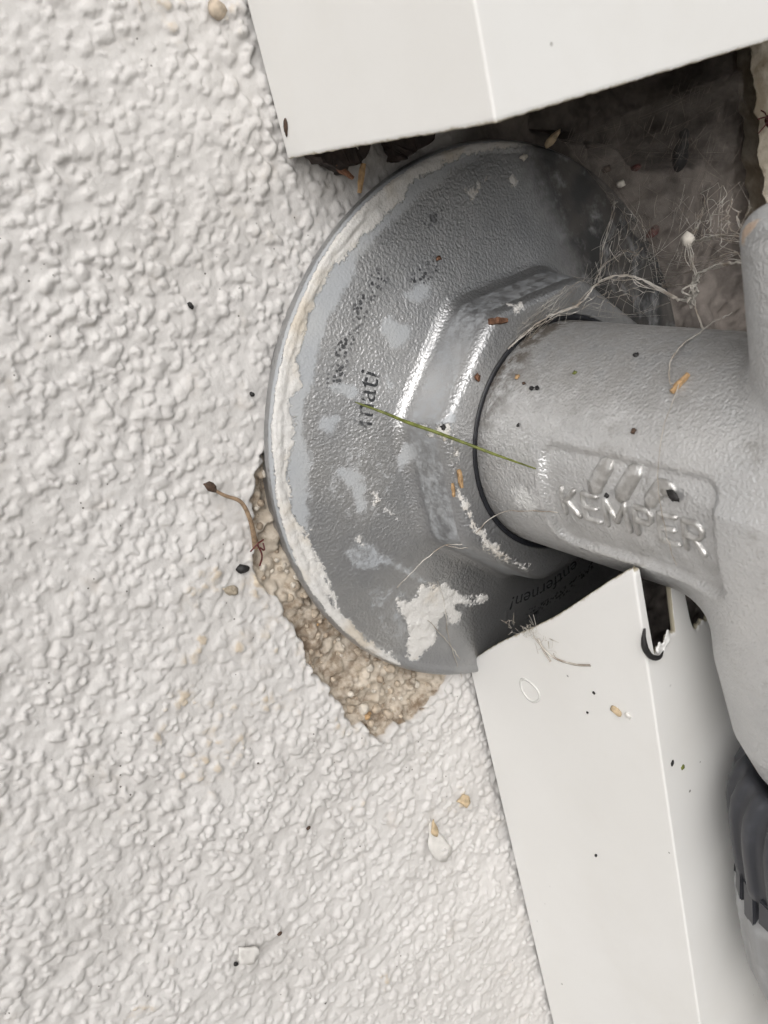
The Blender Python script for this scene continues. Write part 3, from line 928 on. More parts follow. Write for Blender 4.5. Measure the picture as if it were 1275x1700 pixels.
# raised lettering and mark in the sunk panel
def on_neck(x, s, r):
    a = s / 15.0
    lo, hi = 13.0, 24.0
    for _ in range(26):
        m = (lo + hi) / 2
        if float(body_sdf(np.float64(x), np.float64(-m * math.cos(a)), np.float64(m * math.sin(a)))) < 0: lo = m
        else: hi = m
    r = r + lo - 15.75
    return Vector((x, -r * math.cos(a), r * math.sin(a)))
def relief(strokes, w, h, r0=14.8, flat=.7):
    """rounded raised strokes: list of polylines in (x, s)"""
    bm = bmesh.new()
    for st in strokes:
        P = [np.array(p, float) for p in st]
        pts = []
        for a, b in zip(P[:-1], P[1:]):
            n = max(2, int(np.linalg.norm(b - a) / .35))
            pts += [a + (b - a) * i / n for i in range(n)]
        pts.append(P[-1])
        pts = np.array(pts)
        T = np.gradient(pts, axis=0); T /= np.linalg.norm(T, axis=1)[:, None]
        N = np.stack([-T[:, 1], T[:, 0]], 1)
        pts2 = np.vstack([pts[0] - T[0] * w * .45, pts, pts[-1] + T[-1] * w * .45])
        N2 = np.vstack([N[0], N, N[-1]])
        sc = np.ones(len(pts2)); sc[0] = sc[-1] = .45
        M = 7
        rows = []
        for p, n, s_ in zip(pts2, N2, sc):
            row = []
            for q in range(M):
                a = math.pi * q / (M - 1)
                off = -math.cos(a) * w * .5 * s_
                hh = math.sin(a) ** flat * h * (s_ ** .5)
                pp = p + n * off
                row.append(bm.verts.new(on_neck(pp[0], pp[1], r0 - .12 + hh)))
            rows.append(row)
        for a, b in zip(rows[:-1], rows[1:]):
            for q in range(M - 1):
                bm.faces.new((a[q], a[q + 1], b[q + 1], b[q]))
        bm.faces.new(rows[0]); bm.faces.new(rows[-1])
    bmesh.ops.recalc_face_normals(bm, faces=bm.faces)
    return bm
LT = {'K': ([[(0, 0), (0, 1)], [(.9, 1), (.1, .48)], [(.25, .55), (1, 0)]], .62),
      'E': ([[(0, 0), (0, 1)], [(0, 1), (1, 1)], [(0, .5), (.85, .5)], [(0, 0), (1, 0)]], .58),
      'M': ([[(0, 0), (.06, 1)], [(.06, 1), (.5, .25)], [(.5, .25), (.94, 1)], [(.94, 1), (1, 0)]], .9),
      'P': ([[(0, 0), (0, 1)], [(0, 1), (.75, 1), (1, .85), (1, .65), (.75, .5), (0, .5)]], .62),
      'R': ([[(0, 0), (0, 1)], [(0, 1), (.75, 1), (1, .85), (1, .65), (.75, .5), (0, .5)], [(.5, .5), (1, 0)]], .66)}
xs = 27.6; hgt = 3.4; sb = -2.25
for ch in 'KEMPER':
    st, wd = LT[ch]
    w = wd * hgt * 1.10
    o = bm_obj('letter', relief([[(xs + a * w, sb + b * hgt) for a, b in pl] for pl in st], .78, .62), M_letter, body)
    xs += w + 1.17
for q in range(3):
    x0 = 32.3 + q * 4.15
    top = 5.5 if q < 2 else 4.7
    st = [[(x0 + .8, 2.3), (x0 + 2.6, top - .2)]]
    if q == 2: st = [[(x0 + .8, 2.3), (x0 + 2.1, 4.3), (x0 + 3.2, 4.2)]]
    bm_obj('emblem_bar', relief(st, 2.3 if q < 2 else 2.0, .66, flat=.35), M_letter, body)

# ---------------------------------------------------------------- hose connector under the outlet
hc = empty('hose_connector', (54.7, 0, -60))
tag(hc, 'charcoal and grey plastic hose connector under the tap outlet', 'connector')
def lathe(name, prof, mod, n, mat, parent, cx=54.7):
    a = np.arange(n) * 2 * math.pi / n
    rows = []
    for i, (r, z) in enumerate(prof):
        rr2 = r + mod[i] * np.array([math.copysign(abs(math.cos(q * 22)) ** .55, math.cos(q * 22)) for q in a]) if mod[i] else np.full(n, r)
        rows.append(np.stack([cx + rr2 * np.cos(a), rr2 * np.sin(a), np.full(n, z)], -1))
    A = np.stack(rows, 1)
    o = mesh_np(name, A.reshape(-1, 3), grid_faces(n, A.shape[1], True), mat, parent)
    bm = bmesh.new(); bm.from_mesh(o.data); bmesh.ops.recalc_face_normals(bm, faces=bm.faces); bm.to_mesh(o.data); bm.free()
    return o
ringp = [(10.4, -54), (10.4, -39.5), (10.9, -38.4), (11.9, -37.4), (12.7, -37.2), (13.6, -38.4), (14.5, -40.4), (15.0, -43), (15.1, -46), (15.0, -51.0), (14.9, -52.5), (14.7, -52.8), (14.4, -55.5), (13.6, -55.6)]
ringm = [0, 0, 0, 0, .12, .45, .55, .5, .5, .5, .4, .1, 0, 0]
lathe('knurled_ring', ringp, ringm, 416, M_blackplastic, hc)
sl = [(12, -55.4), (14.3, -55.5), (14.6, -56.0), (15.4, -57.2), (15.6, -58.2), (15.4, -64), (15.0, -69.5), (14.4, -72.0), (12.2, -76), (11.6, -79), (11.4, -90), (9.8, -90.4)]
slm = [0, 0, 0, .10, .2, .2, .2, .18, .05, 0, 0, 0]
lathe('sleeve', sl, slm, 416, M_greyplastic, hc)
for q in range(26):       # stepped fingers of the ring reaching over the sleeve
    a0 = (q + .5) * 2 * math.pi / 26
    L = .6 + 1.6 * (q % 3)
    bm = bmesh.new()
    vs_ = []
    for z in (-51.6, -55.0 - L * .7):
        for da in (-.085, .085):
            for r in (13.6, 15.3 if z < -53 else 14.9):
                vs_.append(bm.verts.new((54.7 + (r + .25) * math.cos(a0 + da), (r + .25) * math.sin(a0 + da), z)))
    for f in ((0, 1, 3, 2), (4, 6, 7, 5), (0, 4, 5, 1), (2, 3, 7, 6), (1, 5, 7, 3), (0, 2, 6, 4)):
        bm.faces.new([vs_[i] for i in f])
    bmesh.ops.recalc_face_normals(bm, faces=bm.faces)
    bmesh.ops.bevel(bm, geom=bm.edges[:], offset=.18, segments=2, affect='EDGES')
    bm_obj('finger', bm, M_blackplastic, hc, smooth=False)

# ---------------------------------------------------------------- cobwebs
def web_patch(tb, poly, n_pts, n_long, rad, jit, seed, main=None):
    r = np.random.default_rng(seed)
    P = np.array(poly, float); c0 = P.mean(0)
    tris = [(c0, P[i], P[(i + 1) % len(P)]) for i in range(len(P))]
    ar = np.array([np.linalg.norm(np.cross(b - a, c - a)) for a, b, c in tris]); ar /= ar.sum()
    pts = []
    for _ in range(n_pts):
        a, b, c = tris[r.choice(len(tris), p=ar)]
        u, v = r.random(2)
        if u + v > 1: u, v = 1 - u, 1 - v
        pts.append(a + u * (b - a) + v * (c - a) + r.normal(0, jit, 3))
    pts = np.array(pts)
    D = np.linalg.norm(pts[:, None] - pts[None], axis=2)
    done = set()
    for i in range(n_pts):
        for j in np.argsort(D[i])[1:4]:
            key = (min(i, j), max(i, j))
            if key in done or D[i, j] > 6: continue
            done.add(key)
            mid = (pts[i] + pts[j]) / 2 + r.normal(0, .06 * D[i, j], 3)
            rr2 = rad * r.uniform(.5, 1.2)
            tb.add(smooth_path([pts[i], mid, pts[j]], 3), rr2, 3)
    for _ in range(n_long):
        e1, e2 = r.choice(len(P), 2, replace=False)
        a = P[e1] + (P[(e1 + 1) % len(P)] - P[e1]) * r.random()
        b = P[e2] + (P[(e2 + 1) % len(P)] - P[e2]) * r.random()
        mid = (a + b) / 2 + r.normal(0, jit, 3) + np.array([0, 0, -.03 * np.linalg.norm(b - a)])
        tb.add(smooth_path([a, mid, b], 5), rad * r.uniform(.35, .8), 3)

def cells(tb, quad, n, rad, jit, seed):
    """net of irregular cells between four corner points"""
    from mathutils.geometry import delaunay_2d_cdt
    r = np.random.default_rng(seed)
    q = np.array(quad, float)
    uv = [Vector(p) for p in r.random((n, 2)) * 1.2 - .1]
    vs2, ed2, fc2 = delaunay_2d_cdt(uv, [], [], 0, 1e-6)[:3]
    def P(p):
        u, v = p
        return q[0] * (1 - u) * (1 - v) + q[1] * u * (1 - v) + q[2] * u * v + q[3] * (1 - u) * v
    cen = [np.mean([vs2[i] for i in f], axis=0) for f in fc2]
    c3 = [P(c) + r.normal(0, jit, 3) for c in cen]
    em = {}
    for fi, f in enumerate(fc2):
        for a, b in zip(f, list(f[1:]) + [f[0]]): em.setdefault((min(a, b), max(a, b)), []).append(fi)
    for fs in em.values():
        if len(fs) < 2 or r.random() < .12: continue
        a, b = c3[fs[0]], c3[fs[1]]
        L = np.linalg.norm(a - b)
        tb.add(smooth_path([a, (a + b) / 2 + r.normal(0, .08 * L, 3), b], 3), rad * r.uniform(.5, 1.5) * np.array([1.5, 1, .9, .8, .9, 1, 1.5]), 4)

def streaks(tb, poly, direction, n, lmin, lmax, rad, jit, seed):
    r = np.random.default_rng(seed)
    P = np.array(poly, float); c0 = P.mean(0)
    tris = [(c0, P[i], P[(i + 1) % len(P)]) for i in range(len(P))]
    ar = np.array([np.linalg.norm(np.cross(b - a, c - a)) for a, b, c in tris]); ar /= ar.sum()
    d = np.array(direction, float); d /= np.linalg.norm(d)
    for _ in range(n):
        a, b, c = tris[r.choice(len(tris), p=ar)]
        u, v = r.random(2)
        if u + v > 1: u, v = 1 - u, 1 - v
        p = a + u * (b - a) + v * (c - a) + r.normal(0, jit, 3)
        dd = d + r.normal(0, .10, 3); L = r.uniform(lmin, lmax)
        tb.add(smooth_path([p - dd * L / 2, p + r.normal(0, .05 * L, 3), p + dd * L / 2], 3), rad * r.uniform(.5, 1.2), 3)

# web over the right side of the rosette
W1 = [(13.9, -1.0, 16.4), (11.0, 10.6, 21.4), (5.0, 27.5, 25.2), (7.0, 31.3, 14.6), (11.0, 27.5, 8.3), (18.0, 6.4, 15.4)]
web1 = empty('cobweb', (12, 10, 18))
tag(web1, 'dusty cobweb stretched between the rosette and the top of the tap neck', 'cobweb')
tb = Tubes()
web_patch(tb, W1, 2, 20, .03, .5, 3)
streaks(tb, W1, (-.4, .7, .45), 26, 2, 7, .022, .9, 4)
web_patch(tb, [(13.8, -7.2, 14.0), (13.9, -1, 16.4), (14.5, 7, 20), (13.6, 4, 20), (13.6, -5, 17.5)], 2, 26, .035, .3, 5)
cells(tb, [(13.9, -2, 16.6), (16, 9, 16.4), (9, 29, 12), (11, 13, 21.4)], 26, .034, .3, 21)
cells(tb, [(14, 9, 18.5), (10, 22, 14), (5, 31, 20), (5, 26, 26)], 26, .034, .3, 22)
tb.build('fine_threads', M_web, web1)['kind'] = 'stuff'
def strand(parent, pts, r0, fuzz, seed):
    tb = Tubes()
    r = np.random.default_rng(seed)
    path = smooth_path(pts, 10)
    path = path + r.normal(0, .07, path.shape)
    tb.add(path, r0 * .8 * (.45 + .9 * r.random(len(path))), 5)
    for q in range(fuzz):
        i = r.integers(0, len(path) - 3)
        tb.add(smooth_path([path[i] + r.normal(0, .1, 3), path[min(i + 4, len(path) - 1)] + r.normal(0, .35, 3), path[min(i + 9, len(path) - 1)] + r.normal(0, .15, 3)], 4), r0 * r.uniform(.25, .5), 3)
        if r.random() < .12:
            tb.add(smooth_path([path[i], path[i] + r.normal(0, .6, 3), path[i] + r.normal(0, 1.3, 3)], 3), .025, 3)
    return tb.build('strand', M_web, parent)
strand(web1, [(13.4, -7.4, 15.0), (14.0, -.8, 17.0), (14.6, 4.9, 17.1), (15.4, 9.6, 19.3), (20.0, 11.2, 19.0), (26.0, 10.7, 16.7), (29.0, 10.4, 16.1), (32.0, 8.3, 13.4)], .16, 26, 1)
strand(web1, [(15.0, 8.9, 18.6), (8.5, 17.9, 21.9), (4.0, 25.6, 25.2), (1.2, 28.7, 25.4)], .10, 14, 2)
strand(web1, [(13.5, 9.5, 18.6), (10, 16, 19.5), (7, 24, 19.0), (4, 31, 16)], .07, 10, 12)
# web hung between the bonnet and the gap
web2 = empty('cobweb', (28, 18, 22))
tag(web2, 'cobweb with a white cocoon hung from the bonnet across the dark gap', 'cobweb')
W2 = [(8.0, 35.7, 23.8), (20.0, 34.7, 25.9), (36, 14, 26.5), (46.0, 1.5, 25.6), (36, 8, 22.5), (25.0, 16.3, 20.9), (10.0, 25.9, 13.7), (3.0, 31.3, 20.6)]
tb = Tubes()
web_patch(tb, W2, 2, 22, .045, .5, 6)
streaks(tb, W2[:3] + W2[5:], (-.35, .8, .5), 26, 2, 8, .028, 1.0, 7)
cells(tb, [(27, 14, 21), (48, 0, 23.6), (44, 3, 28), (18, 33, 27)], 14, .06, .3, 23)
cells(tb, [(24, 17, 22), (36, 10, 24), (22, 32, 29), (10, 37, 25)], 18, .04, .3, 24)
tb.build('fine_threads', M_web, web2)['kind'] = 'stuff'
strand(web2, [(29.0, 10.4, 16.1), (30.0, 9.8, 19.0), (33.0, 7.7, 21.0), (40.0, 3.9, 23.2), (48.6, -2.2, 24.6)], .16, 18, 3)
strand(web2, [(24.0, 16.9, 22.3), (28.0, 12.5, 19.7), (30.0, 10.7, 18.7)], .11, 10, 4)
strand(web2, [(18.0, 28.1, 24.0), (22.0, 21.7, 23.0), (24.0, 17.4, 22.2)], .09, 10, 5)
strand(web2, [(25.5, 15.6, 22.4), (36.0, 8.3, 25.1), (49, 0.4, 25.9)], .12, 12, 6)
strand(web2, [(10.0, 26.6, 13.5), (14.0, 23.8, 14.0), (22.0, 19.3, 15.6), (27, 13.4, 15.8)], .08, 8, 7)
strand(web2, [(28.6, 10.8, 15.6), (29.2, 10.3, 17.0), (29.8, 9.9, 18.6)], .36, 40, 8)
# dusty web lining the mouth of the gap
web3 = empty('cobweb', (6, 35, 30))
tag(web3, 'dense brown cobweb lining the dark gap under the upper cover', 'cobweb')
W3 = [(4.0, 14.0, 38.2), (12.0, 43.8, 40.2), (12.0, 46.0, 32.7), (10.0, 45.0, 22.8), (6.0, 36.7, 12.0), (2.5, 34.6, 21.1), (2, 25.7, 33.0)]
tb = Tubes()
web_patch(tb, W3, 2, 26, .03, .8, 8)
streaks(tb, W3, (-.2, .8, .6), 140, 1.5, 5, .024, 1.2, 9)
k = NT('brown_dust_silk'); M_web_b = k.fin(k.mix(k.ramp(k.noise(300, 3), .35, .7), (.13, .10, .085), (.42, .37, .32)), .85, 0)
tb.build('fine_threads', M_web_b, web3)['kind'] = 'stuff'
k = NT('dusty_web_sheet')
k.fin(k.mix(k.noise(200, 4), (.20, .175, .155), (.36, .325, .295)), .9, 0)
out = k.t.nodes['Material Output']; tr_ = k.n('ShaderNodeBsdfTransparent'); mx = k.n('ShaderNodeMixShader')
den = k.math('MULTIPLY', k.ramp(k.noise(260, 5, .65, vec=k.map((1, .45, 1.2), (.7, 0, 0))), .32, .72), k.ramp(k.noise(45, 3), .3, .6, .35, 1.0))
k.link(k.math('MULTIPLY', den, .52), mx.inputs[0]); k.link(tr_.outputs[0], mx.inputs[1]); k.link(k.p.outputs[0], mx.inputs[2]); k.link(mx.outputs[0], out.inputs[0])
Q = np.array([(3.5, 18, 37.0), (13, 46, 39.5), (10, 46, 20), (4.5, 36.5, 10)], float)
nq = 40
A = np.zeros((nq, nq, 3))
for i in range(nq):
    for j in range(nq):
        u, v = i / (nq - 1), j / (nq - 1)
        p = Q[0] * (1 - u) * (1 - v) + Q[1] * u * (1 - v) + Q[2] * u * v + Q[3] * (1 - u) * v
        A[i, j] = p + np.array([1, .2, -.2]) * (1.6 * noise.noise(Vector(p) * .12) - 2.5 * math.sin(math.pi * u) * math.sin(math.pi * v))
mesh_np('web_sheet', A.reshape(-1, 3), grid_faces(nq, nq), k.m, web3)
# stray threads elsewhere, each a cobweb of its own
def stray(label, paths, r0, seed):
    tb = Tubes(); r = np.random.default_rng(seed)
    for p in paths:
        q = smooth_path(p, 8)
        q = q + r.normal(0, .05, q.shape)
        tb.add(q, r0 * (.6 + .7 * r.random(len(q))), 4)
    o = tb.build('cobweb_thread', M_web, origin=paths[0][0])
    return tag(o, label, 'cobweb')
stray('forked pale thread from the neck to the lower rosette face', [[(4.6, -27.6, -13.7), (6.6, -23.4, -10.8), (8.9, -21.0, -8.9), (12.0, -19.4, -8.3), (16.0, -16.1, -4.5), (27.0, -15.6, -1.9)], [(8.9, -21.0, -8.9), (11, -19.6, -9.4), (13.2, -17.2, -9.4)]], .07, 1)
stray('kinked thread on the rosette beside the white splash, above the lower cover', [[(4.2, -20.5, -16.3), (3.4, -19.7, -20.7), (2.2, -19.6, -27.5), (.8, -18.1, -36.3)], [(3.2, -23, -22), (2.4, -20, -28), (2.0, -18.4, -32)]], .07, 2)
stray('pale thread lying across the top of the silver neck', [[(41.4, -9.2, 13.6), (40.2, -8.2, 14.2), (39.0, -5.3, 15.9), (36.0, 4.0, 15.6), (32.0, 13.9, 13.9)]], .09, 3)
stray('hair thin brown thread hanging over the lettered panel', [[(41.8, -8.6, 13.6), (42.3, -12.6, 9.8), (43.2, -15.3, 4.8), (44.0, -15.9, 0), (44.6, -15.6, -4.5)]], .045, 4)
stray('single thread from the torn upper cover edge to the wood splinter', [[(1.5, -15.5, 44), (.6, -14.6, 42), (-.3, -14.4, 40.4)]], .08, 5)

# ---------------------------------------------------------------- small things, each on its own
GRASS = [(4.3, -26.4, 13.7), (6.5, -23.7, 11.4), (10.2, -22.8, 10.2), (13.2, -21.5, 9.0), (15.2, -18.8, 6.7), (19.0, -16.5, 4.5), (24.6, -15.8, 3.5)]
tb = Tubes()
gp = smooth_path(GRASS, 8)
tb.add(gp, np.interp(np.linspace(0, 1, len(gp)), [0, .04, .35, .8, 1], [.08, .16, .25, .19, .10]), 8)
gr = tb.build('grass_stem', M_grass, origin=gp[0])
tag(gr, 'thin green grass stem lying from the rosette onto the neck', 'grass stem')

stalk = empty('dry_seedling', (-.5, -43.2, 2))
tag(stalk, 'bent brown dry seedling standing off the wall beside the broken render', 'seedling')
tb = Tubes()
pts = smooth_path([(-2.3, -43.0, -1.5), (-1.2, -43.2, .6), (-.3, -43.4, 3.7), (0, -44.0, 6.2), (0, -45.8, 7.9), (0, -46.9, 9.2)], 8)
tb.add(pts, np.interp(np.linspace(0, 1, len(pts)), [0, .3, 1], [.5, .32, .2]), 7)
tb.build('stem', M_stalk, stalk)
pebble('seed_head', (0, -47.2, 9.7), (.45, .55, .95), Matrix.Rotation(.6, 3, 'X'), M_spk, stalk, 3, .4)

I3 = Matrix.Identity(3)
def on_wall(name, y, z, size, ang, mat, label, cat, seed, group=None, lift=.3):
    o = pebble(name, (wall_top(y, z, .4) + lift * size[0], y, z), size, Matrix.Rotation(ang, 3, 'X'), mat, None, seed, .3)
    return tag(o, label, cat, group)
on_wall('pellet', -41.8, 31.2, (.3, .32, .5), .4, M_black, 'small black pellet on the white wall left of the upper rosette', 'pellet', 1)
on_wall('pellet', -37.4, 18.2, (.28, .32, .34), .2, M_black, 'tiny black pellet on the wall close to the left rosette rim', 'pellet', 2)
o = on_wall('pellet', -45.9, -3.3, (.55, .95, .6), -.4, M_black, 'largest black pellet, square ended, left of the broken render', 'pellet', 3)
on_wall('pellet', -66.0, -59.7, (.3, .32, .4), .7, M_black, 'black pellet near the white paint chip low on the wall', 'pellet', 4)
on_wall('pellet', -58.5, -59.7, (.25, .4, .3), .1, M_spk, 'small grey brown speck low on the wall, right of the white paint chip', 'speck', 5)
on_wall('pellet', -49.0, -45.9, (.2, .4, .3), .3, M_spk, 'small grey speck midway down the wall below the stains', 'speck', 6)
on_wall('pebble', -27.8, 61.6, (.9, 1.1, 1.2), .3, M_sand[0], 'cream pebble stuck on the wall beside the upper cover', 'pebble', 7)
# red legged insect bits beside the pellet
tb = Tubes()
for p in ([(-.6, -44.6, -1.0), (-.2, -43.5, -.3), (-.4, -42.4, -.2)], [(-.3, -43.5, -.3), (-.1, -43.4, -2), (-.5, -44, -3.4)], [(-.2, -43.3, -.9), (0, -42.9, -1.4), (-.4, -42.6, -.6)]):
    tb.add(smooth_path(p, 5), .12, 5)
tag(tb.build('insect_leg', M_red, origin=(-.4, -43.5, -1)), 'dark red insect leg at the edge of the broken render', 'insect leg')

def flake(name, outline, xs_, mat, label, cat, thick=.15, curl=.5, seed=0):
    """thin chip lying on the wall; outline in (y,z)"""
    bm = bmesh.new()
    c = np.mean(outline, 0)
    cv = bm.verts.new((xs_ + .25, c[0], c[1]))
    r = random.Random(seed)
    P = smooth_path(list(outline) + [outline[0]], 4)[:-1]
    ring1 = [bm.verts.new((xs_ + .2 + .15 * r.random(), c[0] + (p[0] - c[0]) * .6, c[1] + (p[1] - c[1]) * .6)) for p in P]
    ring2 = [bm.verts.new((xs_ + curl * (.2 + .8 * r.random() * abs(math.sin(i * .37 + seed))), p[0] + r.uniform(-.08, .08), p[1] + r.uniform(-.08, .08))) for i, p in enumerate(P)]
    n = len(P)
    for i in range(n):
        j = (i + 1) % n
        bm.faces.new((cv, ring1[i], ring1[j]))
        bm.faces.new((ring1[i], ring2[i], ring2[j], ring1[j]))
    bmesh.ops.recalc_face_normals(bm, faces=bm.faces)
    bmesh.ops.solidify(bm, geom=bm.faces[:], thickness=thick)
    return tag(bm_obj(name, bm, mat, origin=(xs_, c[0], c[1])), label, cat)
flake('paint_flake', [(-28.9, -59.0), (-27.6, -63.2), (-26.3, -67.5), (-28.7, -68.7), (-30.4, -64.4)], wall_x(-28.5, -64) + .3, M_flake, 'long loose white paint flake on the wall left of the lower cover', 'paint flake', seed=1)
flake('paint_flake', [(-28.7, -58.6), (-28.2, -61.5), (-28.9, -62.3), (-29.6, -61)], wall_x(-28.7, -60) + .75, M_fbeige, 'beige tip of render on the long paint flake', 'render chip', seed=2)
flake('paint_chip', [(-64.9, -56.8), (-62.4, -59.0), (-63.7, -61.0), (-65.7, -59.2)], wall_x(-64, -59) + .45, M_flake, 'crumbly white paint chip low on the wall', 'paint chip', .3, .9, 3)
flake('dry_wing', [(-49.6, -4.4), (-48.2, -4.6), (-47.4, -5.6), (-48.0, -6.2), (-49.0, -5.6)], wall_top(-48.6, -5.2) + .1, M_wing, 'pale brown insect wing below the largest black pellet', 'wing', .05, .4, 4)
flake('render_chip', [(-23.4, -58.8), (-21.6, -58.6), (-20.8, -60.4), (-21.9, -61.4), (-22.4, -60.2)], wall_top(-22.1, -59.7) + .1, M_fbeige, 'beige render chip on the wall above the long paint flake', 'render chip', .3, .5, 5)

# debris on rosette and neck
def neck_n(p): return Vector((0, p[1], p[2])).normalized()
def cyl_pt(x, y, z, lift):
    n = neck_n((x, y, z)); return Vector((x, 0, 0)) + n * (15.75 + lift)
def neck_splinter(a, b, w, t, mat, label, seed):
    A, B = cyl_pt(*a, .02), cyl_pt(*b, .02)
    return tag(splinter('wood_splinter', A, B, w, t, neck_n((A + B) / 2), mat, None, seed), label, 'splinter')
neck_splinter((41.3, -9.2, 12.7), (41.9, -7.0, 14.2), .75, .5, M_chip, 'orange wood splinter on the silver neck', 1)
def neck_speck(x, y, z, s, mat, label, seed, group=None):
    p = cyl_pt(x, y, z, .12)
    return tag(pebble('speck', p, [q * .75 for q in s], frame(neck_n(p), (1, 0, 0)), mat, None, seed, .75), label, 'speck', group)
neck_speck(17.2, -9.75, 12.4, (.5, .45, .3), M_chip, 'tan crumb on the neck close to the rosette hole', 11)
neck_speck(20.6, -10.7, 11.6, (.45, .35, .25), M_black, 'black speck on the neck, left one of a pair', 12)
neck_speck(21.5, -10.6, 11.7, (.5, .4, .25), M_black, 'black speck on the neck, right one of a pair', 13)
neck_speck(18.9, -10.3, 11.9, (.3, .25, .2), M_spk, 'tiny dark speck on the neck right of the tan crumb', 22)
neck_speck(20.4, -13.7, 7.8, (.3, .35, .22), M_black, 'small black speck on the neck just above the grass stem', 14)
neck_speck(38.4, -12.7, 9.3, (.45, .45, .25), M_spk, 'brown speck on the neck above the lettered panel', 15)
neck_speck(33.0, -5.0, 14.9, (.4, .45, .3), M_black, 'black speck near the top of the silver neck', 16)
neck_speck(26.2, -8.4, 13.3, (.4, .35, .25), M_grass, 'dark green crumb on the neck between black specks', 17)
p = on_neck(44.7, 3.7, 15.35)
tag(pebble('speck', p, (.5, .9, .3), frame(neck_n(p), (.5, 0, 1)), M_black, None, 18, .4), 'large dark scab on the end of the raised emblem', 'speck')
p = on_neck(35.4, 1.9, 15.4)
tag(pebble('speck', p, (.3, .35, .25), frame(neck_n(p), (.5, 0, 1)), M_black, None, 19, .4), 'dark curl at the foot of the first emblem bar', 'speck')

def ros_pt(y, z, lift=.1):
    return Vector((float(ros_h(y, z)) + lift, y, z))
def ros_n(y, z):
    e = .2
    return Vector((1, -(float(ros_h(y + e, z)) - float(ros_h(y - e, z))) / (2 * e), -(float(ros_h(y, z + e)) - float(ros_h(y, z - e))) / (2 * e))).normalized()
def ros_splinter(a, b, w, t, mat, label, seed):
    return tag(splinter('wood_splinter', ros_pt(*a, .1), ros_pt(*b, .1), w, t, ros_n((a[0] + b[0]) / 2, (a[1] + b[1]) / 2), mat, None, seed), label, 'splinter')
ros_splinter((-19.0, 2.6), (-19.1, .1), .7, .45, M_chip, 'orange splinter on the rosette collar below the grass stem', 3)
ros_splinter((-19.9, .9), (-20.0, -1.0), .5, .35, M_chip, 'thin orange splinter on the collar edge beside a larger one', 4)
ros_splinter((-8.9, 19.2), (-6.6, 18.6), 1.0, .6, M_brown, 'brown bark crumb on the upper collar of the rosette', 5)
def ros_speck(y, z, s, mat, label, seed):
    p = ros_pt(y, z, .15)
    return tag(pebble('speck', p, s, frame(ros_n(y, z), (0, 0, 1)), mat, None, seed, .75), label, 'speck')
ros_speck(-19.4, 8.6, (.35, .35, .25), M_black, 'black speck on the collar under the grass stem', 31)
ros_speck(-13.0, 13.1, (.5, .35, .3), M_brown, 'rust brown speck on the collar rim near the neck', 32)
ros_speck(11.8, 35.9, (.5, .6, .4), M_cocoon, 'pale crumb near the top rim of the rosette', 33)
ros_speck(-8.0, 27.2, (.3, .35, .25), M_brown, 'tiny brown speck on the upper face of the rosette', 34)

# scraps under the upper cover
def scrap(name, outline, x0, thick, mat, label, cat, seed):
    bm = bmesh.new()
    r = random.Random(seed)
    P = smooth_path(list(outline) + [outline[0]], 5)[:-1]
    f = bm.faces.new([bm.verts.new((x0 + .4 * r.random(), p[0] + r.uniform(-.15, .15), p[1] + r.uniform(-.15, .15))) for p in P])
    ret = bmesh.ops.extrude_face_region(bm, geom=[f])
    for v in ret['geom']:
        if isinstance(v, bmesh.types.BMVert): v.co.x += thick + .8 * noise.noise(v.co * .8)
    bmesh.ops.triangulate(bm, faces=bm.faces)
    bmesh.ops.subdivide_edges(bm, edges=bm.edges[:], cuts=2)
    for v in bm.verts: v.co += Vector((1, .3, .3)) * .3 * noise.noise(v.co * 1.4 + Vector((seed, 0, 0)))
    bmesh.ops.recalc_face_normals(bm, faces=bm.faces)
    c = np.mean(outline, 0)
    return tag(bm_obj(name, bm, mat, smooth=False, origin=(x0, c[0], c[1])), label, cat)
scrap('wood_scrap', [(-22.0, 45.5), (-21.0, 43.2), (-18.6, 41.8), (-17.6, 40.6), (-16.9, 41.6), (-15.2, 41.4), (-13.2, 43), (-13.2, 46)], -1.6, 2.6, M_darkscrap, 'dark torn scrap under the left corner of the upper cover', 'scrap', 1)
scrap('wood_scrap', [(-9.6, 46), (-9.3, 41), (-8.4, 40.2), (-5.4, 40.8), (-2.6, 41.6), (-2.2, 46)], -1.8, 2.2, M_darkscrap, 'dark blocky scrap between the upper cover edge and the rosette rim', 'scrap', 2)
tag(splinter('wood_splinter', (.3, -18.4, 42.0), (.7, -16.6, 39.9), .9, .5, (1, -.3, 0), M_brown, None, 8), 'brown splinter below the first dark scrap', 'splinter')
tag(splinter('wood_splinter', (.5, -14.4, 41.2), (.3, -15.9, 37.9), .8, .5, (1, -.2, 0), M_chip, None, 9), 'orange brown splinter pointing down at the rosette rim', 'splinter')

